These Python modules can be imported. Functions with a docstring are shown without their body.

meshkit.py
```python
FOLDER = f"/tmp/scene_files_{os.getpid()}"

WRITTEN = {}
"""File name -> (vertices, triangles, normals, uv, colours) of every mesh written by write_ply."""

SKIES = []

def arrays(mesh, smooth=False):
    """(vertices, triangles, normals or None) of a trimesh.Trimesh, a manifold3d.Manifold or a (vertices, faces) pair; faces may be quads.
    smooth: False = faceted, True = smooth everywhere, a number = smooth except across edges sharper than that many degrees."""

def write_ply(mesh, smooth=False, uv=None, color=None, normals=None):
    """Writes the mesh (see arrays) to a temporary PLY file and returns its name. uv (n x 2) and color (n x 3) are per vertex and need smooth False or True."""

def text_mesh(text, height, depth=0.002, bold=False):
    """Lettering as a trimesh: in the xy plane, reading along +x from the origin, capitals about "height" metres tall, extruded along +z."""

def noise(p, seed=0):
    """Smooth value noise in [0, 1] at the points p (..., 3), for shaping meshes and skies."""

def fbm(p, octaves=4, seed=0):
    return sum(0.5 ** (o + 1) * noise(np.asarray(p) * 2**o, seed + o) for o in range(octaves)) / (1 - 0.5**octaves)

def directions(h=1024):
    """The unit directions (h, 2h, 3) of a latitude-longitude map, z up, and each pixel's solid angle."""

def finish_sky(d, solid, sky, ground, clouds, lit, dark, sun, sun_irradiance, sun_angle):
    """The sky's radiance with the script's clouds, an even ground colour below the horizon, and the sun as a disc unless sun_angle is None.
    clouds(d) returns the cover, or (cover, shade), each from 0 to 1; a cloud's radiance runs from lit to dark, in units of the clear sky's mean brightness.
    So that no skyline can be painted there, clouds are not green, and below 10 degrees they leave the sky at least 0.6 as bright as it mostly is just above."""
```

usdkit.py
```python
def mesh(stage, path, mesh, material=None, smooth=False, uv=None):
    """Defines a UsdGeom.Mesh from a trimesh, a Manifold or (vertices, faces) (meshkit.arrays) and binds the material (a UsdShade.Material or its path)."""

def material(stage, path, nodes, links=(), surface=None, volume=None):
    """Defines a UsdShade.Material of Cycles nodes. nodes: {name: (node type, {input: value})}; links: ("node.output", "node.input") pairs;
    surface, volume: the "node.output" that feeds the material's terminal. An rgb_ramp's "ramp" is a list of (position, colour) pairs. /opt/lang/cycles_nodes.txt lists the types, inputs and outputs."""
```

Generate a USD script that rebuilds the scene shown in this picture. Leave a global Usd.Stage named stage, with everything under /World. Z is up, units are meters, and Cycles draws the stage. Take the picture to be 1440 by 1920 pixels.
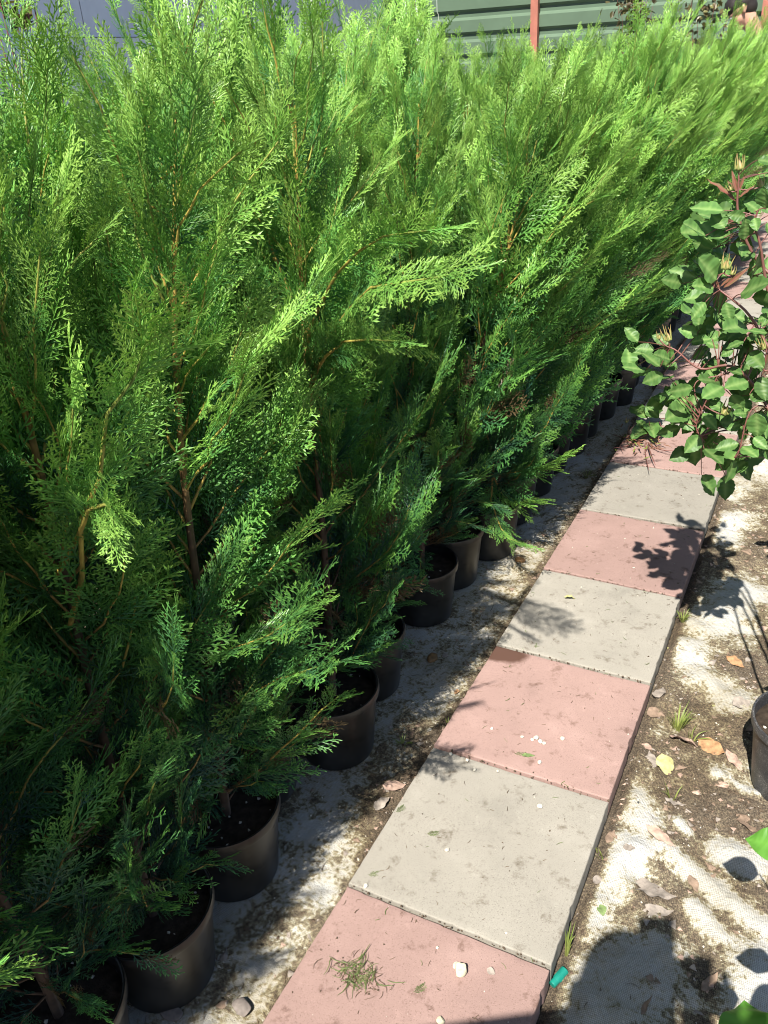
import math, random
import numpy as np, trimesh, usdkit, meshkit
from pxr import Usd, UsdGeom, UsdLux, UsdShade, Sdf, Gf, Vt

stage = Usd.Stage.CreateInMemory()
UsdGeom.SetStageUpAxis(stage, 'Z'); UsdGeom.SetStageMetersPerUnit(stage, 1.0)
UsdGeom.Xform.Define(stage, '/World'); UsdGeom.Scope.Define(stage, '/World/Looks')
PI = math.pi
# ------------------------------------------------------------------ camera, sky, sun
CP = np.array([.7031, -1.0038, 1.5594]); YAW, PITCH, ROLL, FPX = -.50370, -.49790, -.06545, 1591.3
_f = np.array([math.sin(YAW)*math.cos(PITCH), math.cos(YAW)*math.cos(PITCH), math.sin(PITCH)])
_r = np.array([math.cos(YAW), -math.sin(YAW), 0]); _u = np.cross(_r, _f)
CR = _r*math.cos(ROLL)+_u*math.sin(ROLL); CU = np.cross(CR, _f); CF = _f
cam = UsdGeom.Camera.Define(stage, '/World/camera')
m = Gf.Matrix4d(*CR, 0, *CU, 0, *(-CF), 0, *CP, 1)
cam.AddTransformOp().Set(m)
cam.CreateHorizontalApertureAttr(24.0); cam.CreateVerticalApertureAttr(32.0)
cam.CreateFocalLengthAttr(24.0*FPX/1440); cam.CreateClippingRangeAttr(Gf.Vec2f(.01, 1000))
cam.CreateExposureAttr(1.25)
SUN_EL, SUN_AZ = math.radians(53.5), math.atan2(.08, -.997)
SUN = np.array([math.sin(SUN_AZ)*math.cos(SUN_EL), math.cos(SUN_AZ)*math.cos(SUN_EL), math.sin(SUN_EL)])
skym = usdkit.material(stage, '/World/Looks/sky', {
    's': ('sky_texture', {'sky_type': 'single_scattering', 'sun_disc': False, 'sun_elevation': SUN_EL, 'sun_rotation': SUN_AZ, 'altitude': 100.0}),
    'b': ('background_shader', {'strength': 0.062})}, [('s.color', 'b.color')], surface='b.background')
dome = UsdLux.DomeLight.Define(stage, '/World/sky')
UsdShade.MaterialBindingAPI.Apply(dome.GetPrim()).Bind(skym); dome.GetPrim().SetCustomDataByKey('kind', 'structure')
sun = UsdLux.DistantLight.Define(stage, '/World/sun')
sun.CreateIntensityAttr(1.22); sun.CreateAngleAttr(0.5); sun.CreateNormalizeAttr(True); sun.CreateColorAttr(Gf.Vec3f(1, .95, .86))
zx = SUN; xx = np.cross([0, 0, 1], zx); xx /= np.linalg.norm(xx); yx = np.cross(zx, xx)
sun.AddTransformOp().Set(Gf.Matrix4d(*xx, 0, *yx, 0, *zx, 0, 0, 0, 10, 1))

# ------------------------------------------------------------------ helpers
def ray(px, py): return CF + CR*(px-720)/FPX - CU*(py-960)/FPX
def at_z(px, py, z): d = ray(px, py); return CP + d*(z-CP[2])/d[2]
def at_y(px, py, y): d = ray(px, py); return CP + d*(y-CP[1])/d[1]
NAMES = {}
def numbered(parent, name):
    k = (parent, name); n = NAMES.get(k, 0); NAMES[k] = n+1
    return name if n == 0 else '%s_%03d' % (name, n)
def tag(o, label=None, cat=None, group=None, kind=None):
    p = o.GetPrim() if hasattr(o, 'GetPrim') else o
    for k, v in (('label', label), ('category', cat), ('group', group), ('kind', kind)):
        if v: p.SetCustomDataByKey(k, v)
    return p
def pth(parent): return '/World' if parent is None else str(parent.GetPath())
def thing(name, label=None, cat=None, loc=(0, 0, 0), rot=(0, 0, 0), scale=1.0, group=None, kind=None, parent=None):
    p = pth(parent); x = UsdGeom.Xform.Define(stage, p+'/'+numbered(p, name))
    x.AddTranslateOp().Set(Gf.Vec3d(*map(float, loc)))
    x.AddRotateXYZOp().Set(Gf.Vec3f(*[math.degrees(a) for a in rot])); x.AddScaleOp().Set(Gf.Vec3f(*(np.ones(3)*scale).tolist()))
    return tag(x, label, cat, group, kind)
def dup(src, loc, rotz, scale, label, group=None):
    name = src.GetName().rstrip('0123456789').rstrip('_')
    x = UsdGeom.Xform.Define(stage, '/World/'+numbered('/World', name)); pr = x.GetPrim()
    pr.GetReferences().AddInternalReference(src.GetPath())
    pr.GetAttribute('xformOp:translate').Set(Gf.Vec3d(*map(float, loc)))
    pr.GetAttribute('xformOp:rotateXYZ').Set(Gf.Vec3f(0, 0, math.degrees(rotz)))
    pr.GetAttribute('xformOp:scale').Set(Gf.Vec3f(*(np.ones(3)*scale).tolist()))
    pr.SetInstanceable(True); return tag(pr, label, src.GetCustomDataByKey('category'), group)
def obj(name, mesh, mat, parent=None, smooth=False, kind=None, prim=None, label=None, cat=None, group=None):
    p = pth(parent)
    m = usdkit.mesh(stage, p+'/'+numbered(p, name), mesh, mat, smooth)
    if prim:
        for k, v in prim.items():
            UsdGeom.PrimvarsAPI(m).CreatePrimvar(k, Sdf.ValueTypeNames.FloatArray, 'vertex').Set(Vt.FloatArray.FromNumpy(np.asarray(v, np.float32)))
    return tag(m, label, cat, group, kind)
def nrm(v): v = np.asarray(v, float); return v/np.maximum(np.linalg.norm(v, axis=-1, keepdims=True), 1e-12)
class MB:
    def __init__(s): s.v, s.f, s.t, s.n = [], [], [], 0
    def add(s, v, f, t=None):
        v = np.asarray(v, float); s.v.append(v); s.f.append(np.asarray(f, int)+s.n); s.t.append(np.zeros(len(v)) if t is None else np.broadcast_to(t, len(v))); s.n += len(v)
    def mesh(s): return np.vstack(s.v), np.vstack(s.f)
    def tone(s): return np.concatenate(s.t)
    def build(s, name, mat, parent=None, smooth=False, kind=None, tone=True, **k):
        return obj(name, s.mesh(), mat, parent, smooth, kind, {'tone': s.tone()} if tone and smooth is False or smooth is True else None, **k)
def tube(P, R, sides=6, cap=True):
    P = np.asarray(P, float); n = len(P); R = np.broadcast_to(R, n)
    T = nrm(np.gradient(P, axis=0)); ref = np.array([.31, .17, .93]) if abs(T[0] @ [.31, .17, .93]) < .9 else np.array([1., 0, 0])
    A = nrm(np.cross(T, ref)); B = np.cross(T, A); a = np.arange(sides)/sides*2*PI
    V = (P[:, None]+R[:, None, None]*(A[:, None]*np.cos(a)[None, :, None]+B[:, None]*np.sin(a)[None, :, None])).reshape(-1, 3)
    i = np.arange(n-1)[:, None]*sides; j = np.arange(sides)[None]; k = (j+1) % sides
    q = np.stack([i+j, i+k, i+sides+k, i+sides+j], -1).reshape(-1, 4)
    F = np.vstack([q[:, :3], q[:, [0, 2, 3]]])
    if cap:
        V = np.vstack([V, P[0], P[-1]]); c0, c1 = len(V)-2, len(V)-1; j = np.arange(sides)
        F = np.vstack([F, np.stack([np.full(sides, c0), (j+1) % sides, j], 1), np.stack([np.full(sides, c1), (n-1)*sides+j, (n-1)*sides+(j+1) % sides], 1)])
    return V, F
def bez(a, b, c, n):
    t = np.linspace(0, 1, n)[:, None]; return (1-t)**2*a+2*t*(1-t)*b+t*t*c
def box(x0, x1, y0, y1, z0, z1):
    b = trimesh.creation.box([x1-x0, y1-y0, z1-z0]); b.apply_translation([(x0+x1)/2, (y0+y1)/2, (z0+z1)/2]); return np.array(b.vertices), np.array(b.faces)
def lathe(prof, seg=48):
    prof = np.asarray(prof, float); n = len(prof); a = np.arange(seg)/seg*2*PI
    V = np.stack([prof[:, None, 0]*np.cos(a), prof[:, None, 0]*np.sin(a), np.broadcast_to(prof[:, None, 1], (n, seg))], -1).reshape(-1, 3)
    i = np.arange(n-1)[:, None]*seg; j = np.arange(seg)[None]; k = (j+1) % seg
    q = np.stack([i+j, i+k, i+seg+k, i+seg+j], -1).reshape(-1, 4)
    return V, np.vstack([q[:, :3], q[:, [0, 2, 3]]])
def grid(xs, ys):
    X, Y = np.meshgrid(xs, ys); nx, ny = len(xs), len(ys)
    i = (np.arange(ny-1)[:, None]*nx+np.arange(nx-1)[None]).ravel()
    F = np.vstack([np.stack([i, i+1, i+nx+1], 1), np.stack([i, i+nx+1, i+nx], 1)])
    return np.stack([X.ravel(), Y.ravel(), np.zeros(nx*ny)], 1), F
def n2(x, y, s, seed=0, o=4): return meshkit.fbm(np.stack([x*s, y*s, np.full_like(x, seed*7.3)], -1), o, seed)
def sst(a, b, x): t = np.clip((x-a)/(b-a), 0, 1); return t*t*(3-2*t)

# ------------------------------------------------------------------ materials
def mat(name, nodes, links, surface='p.BSDF'): return usdkit.material(stage, '/World/Looks/'+name, nodes, links, surface=surface)
def simple(name, col, rough=.6, var=.25, scale=40, bump=.15, bscale=200, spec=.4, **kw):
    c = np.array(col)
    return mat(name, {'tc': ('texture_coordinate', {}), 'n': ('noise_texture', {'scale': float(scale), 'detail': 5.0, 'roughness': .6}),
        'r': ('rgb_ramp', {'ramp': [(.3, tuple(c*(1-var))), (.7, tuple(np.minimum(c*(1+var), 1)))]}),
        'n2': ('noise_texture', {'scale': float(bscale), 'detail': 3.0}), 'b': ('bump', {'strength': float(bump), 'distance': .002}),
        'p': ('principled_bsdf', {'roughness': rough, 'specular_ior_level': spec, **kw})},
        [('tc.object', 'n.vector'), ('tc.object', 'n2.vector'), ('n.fac', 'r.fac'), ('r.color', 'p.base_color'), ('n2.fac', 'b.height'), ('b.normal', 'p.normal')])
def leafmat(name, ramp, rough=.42, trans=.3, tcol=(.12, .24, .03), spec=.35, var=.18, veins=False):
    nodes = {'a': ('attribute', {'attribute': 'tone'}), 'oi': ('object_info', {}), 'g': ('geometry', {}), 'nz': ('noise_texture', {'scale': 9.0, 'detail': 3.0}),
        'r': ('rgb_ramp', {'ramp': ramp}), 'mr': ('map_range', {'from_min': .3, 'from_max': .7, 'to_min': 1-var, 'to_max': 1+var}),
        'mo': ('map_range', {'to_min': .78, 'to_max': 1.2}), 'mm': ('math', {'math_type': 'multiply'}),
        'h': ('hsv', {}), 'p': ('principled_bsdf', {'roughness': rough, 'specular_ior_level': spec}), 't': ('translucent_bsdf', {}),
        'h2': ('hsv', {'value': 1.4, 'saturation': 1.1, 'hue': .495}), 'mx': ('mix_closure', {'fac': trans})}
    links = [('g.position', 'nz.vector'), ('nz.fac', 'mr.value'), ('oi.random', 'mo.value'), ('mr.result', 'mm.value1'), ('mo.result', 'mm.value2'), ('mm.value', 'h.value'),
        ('a.fac', 'r.fac'), ('r.color', 'h.color'), ('h.color', 'p.base_color'), ('h.color', 'h2.color'), ('h2.color', 't.color'), ('p.BSDF', 'mx.closure1'), ('t.BSDF', 'mx.closure2')]
    if veins:
        nodes['b'] = ('bump', {'strength': .5, 'distance': .001}); nodes['v'] = ('attribute', {'attribute': 'vein'})
        links += [('v.fac', 'b.height'), ('b.normal', 'p.normal')]
    return mat(name, nodes, links, 'mx.closure')
M = {}
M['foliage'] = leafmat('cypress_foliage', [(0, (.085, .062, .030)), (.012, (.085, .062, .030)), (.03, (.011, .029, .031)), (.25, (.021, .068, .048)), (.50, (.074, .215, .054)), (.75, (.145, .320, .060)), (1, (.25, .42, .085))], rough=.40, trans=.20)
M['twig'] = mat('cypress_twig', {'a': ('attribute', {'attribute': 'tone'}), 'tc': ('texture_coordinate', {}), 'n': ('noise_texture', {'scale': 60.0, 'detail': 4.0}),
    'r': ('rgb_ramp', {'ramp': [(0, (.065, .042, .030)), (.45, (.11, .064, .036)), (.62, (.32, .19, .055)), (.85, (.36, .27, .055)), (1, (.14, .22, .04))]}),
    'mr': ('map_range', {'from_min': .3, 'from_max': .7, 'to_min': .65, 'to_max': 1.25}), 'h': ('hsv', {}), 'b': ('bump', {'strength': .5, 'distance': .002}), 'p': ('principled_bsdf', {'roughness': .65})},
    [('tc.object', 'n.vector'), ('a.fac', 'r.fac'), ('n.fac', 'mr.value'), ('mr.result', 'h.value'), ('r.color', 'h.color'), ('h.color', 'p.base_color'), ('n.fac', 'b.height'), ('b.normal', 'p.normal')])
M['pot'] = mat('black_pot', {'tc': ('texture_coordinate', {}), 'n': ('noise_texture', {'scale': 14.0, 'detail': 6.0, 'roughness': .65}), 'r': ('rgb_ramp', {'ramp': [(.4, (.008, .0075, .0075)), (.6, (.020, .019, .018)), (.8, (.052, .048, .043))]}),
    'rr': ('map_range', {'from_min': .3, 'from_max': .7, 'to_min': .3, 'to_max': .5}), 'p': ('principled_bsdf', {'specular_ior_level': .55})},
    [('tc.object', 'n.vector'), ('n.fac', 'r.fac'), ('r.color', 'p.base_color'), ('n.fac', 'rr.value'), ('rr.result', 'p.roughness')])
M['spot_pot'] = mat('speckled_pot', {'tc': ('texture_coordinate', {}), 'n': ('noise_texture', {'scale': 320.0, 'detail': 3.0, 'roughness': .6}), 'n2': ('noise_texture', {'scale': 14.0, 'detail': 4.0}),
    'r': ('rgb_ramp', {'ramp': [(.46, (.034, .036, .043)), (.6, (.075, .077, .088)), (.72, (.26, .26, .28))]}), 'd': ('rgb_ramp', {'ramp': [(.4, (.5, .5, .5)), (.65, (1.5, 1.4, 1.2))]}),
    'm': ('mix', {'mix_type': 'multiply', 'fac': 1.0}), 'p': ('principled_bsdf', {'roughness': .45})},
    [('tc.object', 'n.vector'), ('tc.object', 'n2.vector'), ('n.fac', 'r.fac'), ('n2.fac', 'd.fac'), ('r.color', 'm.color1'), ('d.color', 'm.color2'), ('m.color', 'p.base_color')])
M['soil'] = simple('potting_soil', (.03, .022, .016), .95, .6, 60, .9, 260, .2)
M['crumb'] = simple('soil_crumbs', (.085, .062, .043), .95, .5, 120, .5, 300, .2)
M['perlite'] = simple('perlite', (.48, .45, .38), .9, .15, 80, .4, 300, .2)
M['litter_brown'] = simple('dry_twig', (.085, .055, .03), .8, .4, 90, .2)
M['litter_green'] = simple('green_twig', (.09, .12, .035), .7, .4, 90, .2)
def slabmat(name, col, stain=None):
    c = np.array(col)
    nodes = {'g': ('geometry', {}), 'n1': ('noise_texture', {'scale': 5.0, 'detail': 6.0, 'roughness': .62}), 'n2': ('noise_texture', {'scale': 420.0, 'detail': 2.0}), 'n3': ('noise_texture', {'scale': 75.0, 'detail': 3.0, 'roughness': .7}),
        'r1': ('rgb_ramp', {'ramp': [(.26, tuple(c*.74)), (.42, tuple(c*.95)), (.55, tuple(c)), (.74, tuple(c*1.12+.012))]}), 'oi': ('object_info', {}), 'mo': ('map_range', {'to_min': .90, 'to_max': 1.08}), 'hv': ('hsv', {}), 'n4': ('noise_texture', {'scale': 17.0, 'detail': 7.0, 'roughness': .72}), 'r4': ('rgb_ramp', {'ramp': [(.33, (.56, .52, .48)), (.44, (1, 1, 1)), (.60, (1, 1, 1)), (.72, (1.2, 1.22, 1.22))]}), 'm4': ('mix', {'mix_type': 'multiply', 'fac': 1.0}),
        'r2': ('rgb_ramp', {'ramp': [(.28, (.60, .58, .56)), (.42, (1, 1, 1)), (.64, (1, 1, 1)), (.78, (1.35, 1.35, 1.32))]}),
        'r3': ('rgb_ramp', {'ramp': [(.24, (.55, .5, .46)), (.31, (1, 1, 1)), (.74, (1, 1, 1)), (.86, (1.12, 1.14, 1.14))]}),
        'm1': ('mix', {'mix_type': 'multiply', 'fac': 1.0}), 'm2': ('mix', {'mix_type': 'multiply', 'fac': 1.0}),
        'b': ('bump', {'strength': .25, 'distance': .0015}), 'p': ('principled_bsdf', {'roughness': .85, 'specular_ior_level': .25})}
    links = [('g.position', 'n1.vector'), ('g.position', 'n2.vector'), ('g.position', 'n3.vector'), ('n1.fac', 'r1.fac'), ('n2.fac', 'r2.fac'), ('n3.fac', 'r3.fac'), ('oi.random', 'mo.value'), ('mo.result', 'hv.value'), ('r1.color', 'hv.color'), ('g.position', 'n4.vector'), ('n4.fac', 'r4.fac'), ('hv.color', 'm4.color1'), ('r4.color', 'm4.color2'),
        ('m4.color', 'm1.color1'), ('r2.color', 'm1.color2'), ('m1.color', 'm2.color1'), ('r3.color', 'm2.color2'), ('n2.fac', 'b.height'), ('b.normal', 'p.normal')]
    last = 'm2.color'
    if stain:
        nodes.update({'sv': ('vector_math', {'math_type': 'subtract', 'vector2': (stain[0], stain[1], 0)}), 'sr': ('vector_rotate', {'rotate_type': 'z_axis', 'angle': stain[4]}), 'ss': ('vector_math', {'math_type': 'multiply', 'vector2': (1/stain[2], 1/stain[3], 0)}),
            'sn': ('noise_texture', {'scale': 40.0, 'detail': 4.0}), 'sl': ('vector_math', {'math_type': 'length'}), 'sa': ('math', {'math_type': 'multiply_add', 'value2': .35}),
            'sp': ('map_range', {'from_min': .95, 'from_max': 1.25, 'to_min': 1, 'to_max': 0, 'clamp': True}), 'mc': ('mix', {'color2': (.070, .034, .023)}), 'sm': ('math', {'math_type': 'multiply', 'value2': .95})})
        links += [('g.position', 'sv.vector1'), ('sv.vector', 'sr.vector'), ('sr.vector', 'ss.vector1'), ('ss.vector', 'sl.vector1'), ('g.position', 'sn.vector'), ('sn.fac', 'sa.value1'), ('sl.value', 'sa.value3'),
            ('sa.value', 'sp.value'), ('sp.result', 'sm.value1'), ('sm.value', 'mc.fac'), ('m2.color', 'mc.color1')]
        last = 'mc.color'
    links.append((last, 'p.base_color'))
    return mat(name, nodes, links)
PINK, GREY = (.280, .186, .164), (.258, .240, .206)
M['slab_pink'] = slabmat('pink_concrete', PINK); M['slab_grey'] = slabmat('grey_concrete', GREY)
_s = at_z(938, 1222, 0); M['slab_stain'] = slabmat('pink_concrete_stained', PINK, (_s[0], _s[1], .088, .048, -.1))
M['cloth'] = mat('ground_cloth', {'g': ('geometry', {}), 'd': ('attribute', {'attribute': 'dirt'}), 'n': ('noise_texture', {'scale': 95.0, 'detail': 5.0, 'roughness': .7}), 'ns': ('noise_texture', {'scale': 4.0, 'detail': 4.0}),
    'nm': ('math', {'math_type': 'multiply_add', 'value2': 1.5, 'value3': -.75}), 'ad': ('math', {'math_type': 'add'}),
    'r': ('rgb_ramp', {'ramp': [(0, (.47, .47, .455)), (.30, (.44, .42, .37)), (.40, (.31, .28, .185)), (.50, (.17, .14, .095)), (.70, (.115, .092, .068)), (1, (.075, .060, .045))]}),
    'w': ('vector_math', {'math_type': 'scale', 'scale': 2*PI/.0034}), 'sx': ('separate_xyz', {}), 's1': ('math', {'math_type': 'sine'}), 's2': ('math', {'math_type': 'sine'}), 'sm': ('math', {'math_type': 'add'}),
    'wr': ('map_range', {'from_min': -1.6, 'from_max': 1.6, 'to_min': .62, 'to_max': 1.12}), 'rd': ('rgb_ramp', {'ramp': [(.35, (.80, .76, .68)), (.6, (1, 1, 1))]}),
    'm1': ('mix', {'mix_type': 'multiply', 'fac': 1.0}), 'm2': ('mix', {'mix_type': 'multiply', 'fac': 1.0}), 'n5': ('noise_texture', {'scale': 230.0, 'detail': 4.0, 'roughness': .75}), 'r5': ('rgb_ramp', {'ramp': [(.36, (.5, .48, .46)), (.5, (1, 1, 1)), (.62, (1.9, 1.85, 1.75))]}), 'm5': ('mix', {'mix_type': 'multiply'}), 'f5': ('map_range', {'from_min': .42, 'from_max': .6, 'to_min': .12, 'to_max': 1, 'clamp': True}), 'b': ('bump', {'strength': .8, 'distance': .006}), 'p': ('principled_bsdf', {'roughness': .85, 'specular_ior_level': .25})},
    [('g.position', 'n.vector'), ('g.position', 'ns.vector'), ('n.fac', 'nm.value1'), ('nm.value', 'ad.value1'), ('d.fac', 'ad.value2'), ('ad.value', 'r.fac'), ('g.position', 'w.vector1'), ('w.vector', 'sx.vector'),
     ('sx.x', 's1.value1'), ('sx.y', 's2.value1'), ('s1.value', 'sm.value1'), ('s2.value', 'sm.value2'), ('sm.value', 'wr.value'), ('r.color', 'm1.color1'), ('wr.result', 'm1.color2'), ('ns.fac', 'rd.fac'), ('m1.color', 'm2.color1'), ('rd.color', 'm2.color2'), ('g.position', 'n5.vector'), ('n5.fac', 'r5.fac'), ('m2.color', 'm5.color1'), ('r5.color', 'm5.color2'), ('ad.value', 'f5.value'), ('f5.result', 'm5.fac'), ('m5.color', 'p.base_color'),
     ('ad.value', 'b.height'), ('b.normal', 'p.normal')])
M['earth'] = simple('earth', (.11, .085, .06), .95, .35, 12, .6, 90, .2)
M['stone_pale'] = simple('pale_stone', (.50, .46, .32), .85, .3, 60, .6, 120)
M['stone_brown'] = simple('brown_stone', (.20, .11, .045), .5, .5, 50, .5, 120)
M['stone_grey'] = simple('grey_stone', (.16, .135, .12), .85, .3, 60, .6, 120)
M['wall'] = simple('grey_wall_panel', (.50, .49, .545), .8, .09, 3, .15, 60, .2)
M['wall_low'] = simple('pale_wall_base', (.54, .53, .565), .8, .1, 3, .15, 60, .2)
M['white_paint'] = simple('white_paint', (.7, .7, .7), .4, .06, 8, .05, 60)
M['green_sheet'] = simple('green_sheet_metal', (.082, .128, .084), .5, .10, 2.5, .05, 30, .4)
M['red_post'] = simple('red_brown_paint', (.32, .12, .085), .6, .15, 12, .1, 60)
M['teal'] = simple('teal_plastic', (.008, .17, .13), .4, .2, 60, .1, 120)
M['phone'] = simple('phone_case', (.03, .03, .035), .3, .1, 20, .02)
M['skin'] = simple('skin', (.50, .28, .20), .5, .08, 30, .1, 300, .4, subsurface_weight=.1, subsurface_scale=.01)
M['hair'] = simple('dark_hair', (.022, .017, .015), .5, .4, 120, .6, 250)
M['shirt'] = simple('navy_shirt', (.055, .06, .085), .9, .2, 20, .3, 120, .2)
M['shirt_grey'] = simple('grey_shirt', (.12, .12, .13), .9, .2, 20, .3, 120, .2)
M['jeans'] = simple('blue_jeans', (.13, .22, .38), .9, .35, 18, .4, 300, .2)
M['shoe'] = simple('pale_shoe', (.6, .6, .6), .6, .1, 20, .1)
M['rose_leaf'] = leafmat('rose_leaf', [(0, (.054, .120, .034)), (.5, (.088, .178, .046)), (1, (.18, .28, .09))], rough=.45, trans=.25, spec=.25, veins=True)
M['rose_cane'] = mat('rose_cane', {'a': ('attribute', {'attribute': 'tone'}), 'r': ('rgb_ramp', {'ramp': [(0, (.11, .05, .035)), (.5, (.14, .060, .045)), (1, (.17, .065, .055))]}), 'p': ('principled_bsdf', {'roughness': .5})}, [('a.fac', 'r.fac'), ('r.color', 'p.base_color')])
M['rose_bud'] = mat('rose_bud', {'a': ('attribute', {'attribute': 'tone'}), 'r': ('rgb_ramp', {'ramp': [(0, (.13, .20, .05)), (.5, (.26, .25, .08)), (1, (.34, .15, .09))]}), 'p': ('principled_bsdf', {'roughness': .5})}, [('a.fac', 'r.fac'), ('r.color', 'p.base_color')])
M['red_leaf'] = leafmat('young_red_leaf', [(0, (.11, .10, .04)), (1, (.24, .07, .06))], trans=.2, veins=True)
M['broad_leaf'] = leafmat('broad_leaf', [(0, (.07, .19, .03)), (1, (.10, .25, .04))], rough=.35, trans=.3, veins=True)
M['grass'] = leafmat('grass_blade', [(0, (.22, .24, .07)), (1, (.12, .20, .035))], trans=.3)
M['shrub_leaf'] = leafmat('bronze_leaf', [(0, (.075, .055, .03)), (1, (.12, .12, .04))], trans=.2)
DEAD = {}
for nm, c in (('orange', (.30, .17, .085)), ('grey', (.24, .205, .175)), ('brown', (.20, .14, .10)), ('yellow', (.36, .34, .15)), ('pink', (.34, .235, .185)), ('green', (.12, .17, .06))):
    DEAD[nm] = simple('dead_leaf_'+nm, c, .8, .35, 70, .4, 150)

# ------------------------------------------------------------------ ground, cloth, path
GZ = -.055
CAPS = [((1195, 1500), (1215, 1550), .032), ((1130, 1645), (1190, 1600), .05), ((1120, 1690), (1100, 1740), .035), ((1240, 1590), (1440, 1750), .022), ((1300, 1700), (1350, 1760), .018),
        ((1290, 1215), (1310, 1275), .05), ((1345, 1450), (1418, 1492), .011), ((1375, 1600), (1400, 1610), .035), ((1200, 1830), (1140, 1890), .085), ((1430, 1830), (1400, 1880), .06), ((1225, 1760), (1300, 1880), .02),
        ((1330, 1180), (1400, 1110), .07), ((1375, 975), (1345, 1010), .06), ((1385, 905), (1370, 930), .05), ((1270, 1545), (1290, 1560), .012), ((1340, 1290), (1370, 1310), .04)]
CAPS = [(at_z(*a, GZ)[:2], at_z(*b, GZ)[:2], r) for a, b, r in CAPS]
def white(x, y):
    w = np.zeros_like(x)
    for a, b, r in CAPS:
        d = b-a; t = np.clip(((x-a[0])*d[0]+(y-a[1])*d[1])/(d@d), 0, 1)
        w = np.maximum(w, 1.2-np.hypot(x-a[0]-t*d[0], y-a[1]-t*d[1])/r*.62)
    return w
def dirt(x, y):
    a, b = n2(x, y, 7, 1), n2(x, y, 28, 2)
    right = .66-.60*np.clip(white(x, y), 0, 1.0)+(a-.5)*.8+(b-.5)*1.0
    far = .45+(a-.5)*1.6+(b-.5)*.7
    right = right+(far-right)*sst(1.9, 2.6, y)
    right = np.maximum(right, (1-sst(.455, .505, x))*.8+(b-.5)*.6)
    left = .27+(a-.5)*.6+(b-.5)*1.0
    left = np.maximum(left, sst(-.085, -.008, x+(a-.5)*.09)*.62+(b-.5)*.7)
    left = left+.35*(1-sst(-.48, -.30, x))
    left = left+.30*sst(.02, .18, y+.6*x)*(1-sst(.45, .75, y))*sst(-.25, -.02, x)
    return np.clip(np.where(x > .22, right, left), 0, 1)
def clothz(x, y):
    a = n2(x, y, 5, 5, 3); b = n2(x, y, 22, 6, 3)
    r = np.clip(white(x, y), 0, 1)
    z = GZ-.004+(a-.5)*.022+(b-.5)*.009+np.where(x > .46, .012*r*r, 0)
    ridge = np.abs(n2(x*.45+y*.35, y*.75-x*.05, 10, 9, 2)-.5)*2
    z = z+.011*(1-sst(0, .3, ridge))+.004*(1-sst(0, .25, np.abs(n2(x, y, 17, 19, 2)-.5)*2))
    under = sst(-.02, .0, x)*(1-sst(.45, .47, x))
    bed = 1-sst(-.20, -.12, x)
    return z*(1-under)*(1-bed)+under*(GZ-.012)+bed*(GZ-.004+(z-GZ)*.25)
v, f = grid(np.linspace(-60, 60, 61), np.linspace(-60, 60, 61)); v[:, 2] = -.10
obj('ground', (v, f), M['earth'], kind='structure')
xs = np.concatenate([np.linspace(-6, -1.2, 25)[:-1], np.linspace(-1.2, -.5, 30)[:-1], np.arange(-.5, .0, .0105), np.linspace(0, .45, 12)[:-1], np.arange(.45, 1.3, .0105), np.linspace(1.3, 4, 20)])
ys = np.concatenate([np.linspace(-4, -.9, 40)[:-1], np.arange(-.9, 2.2, .0105), np.arange(2.2, 4, .02), np.linspace(4, 8.9, 80)])
v, f = grid(xs, ys); v[:, 2] = clothz(v[:, 0], v[:, 1])
n_ = v[:, 0]*0
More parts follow.
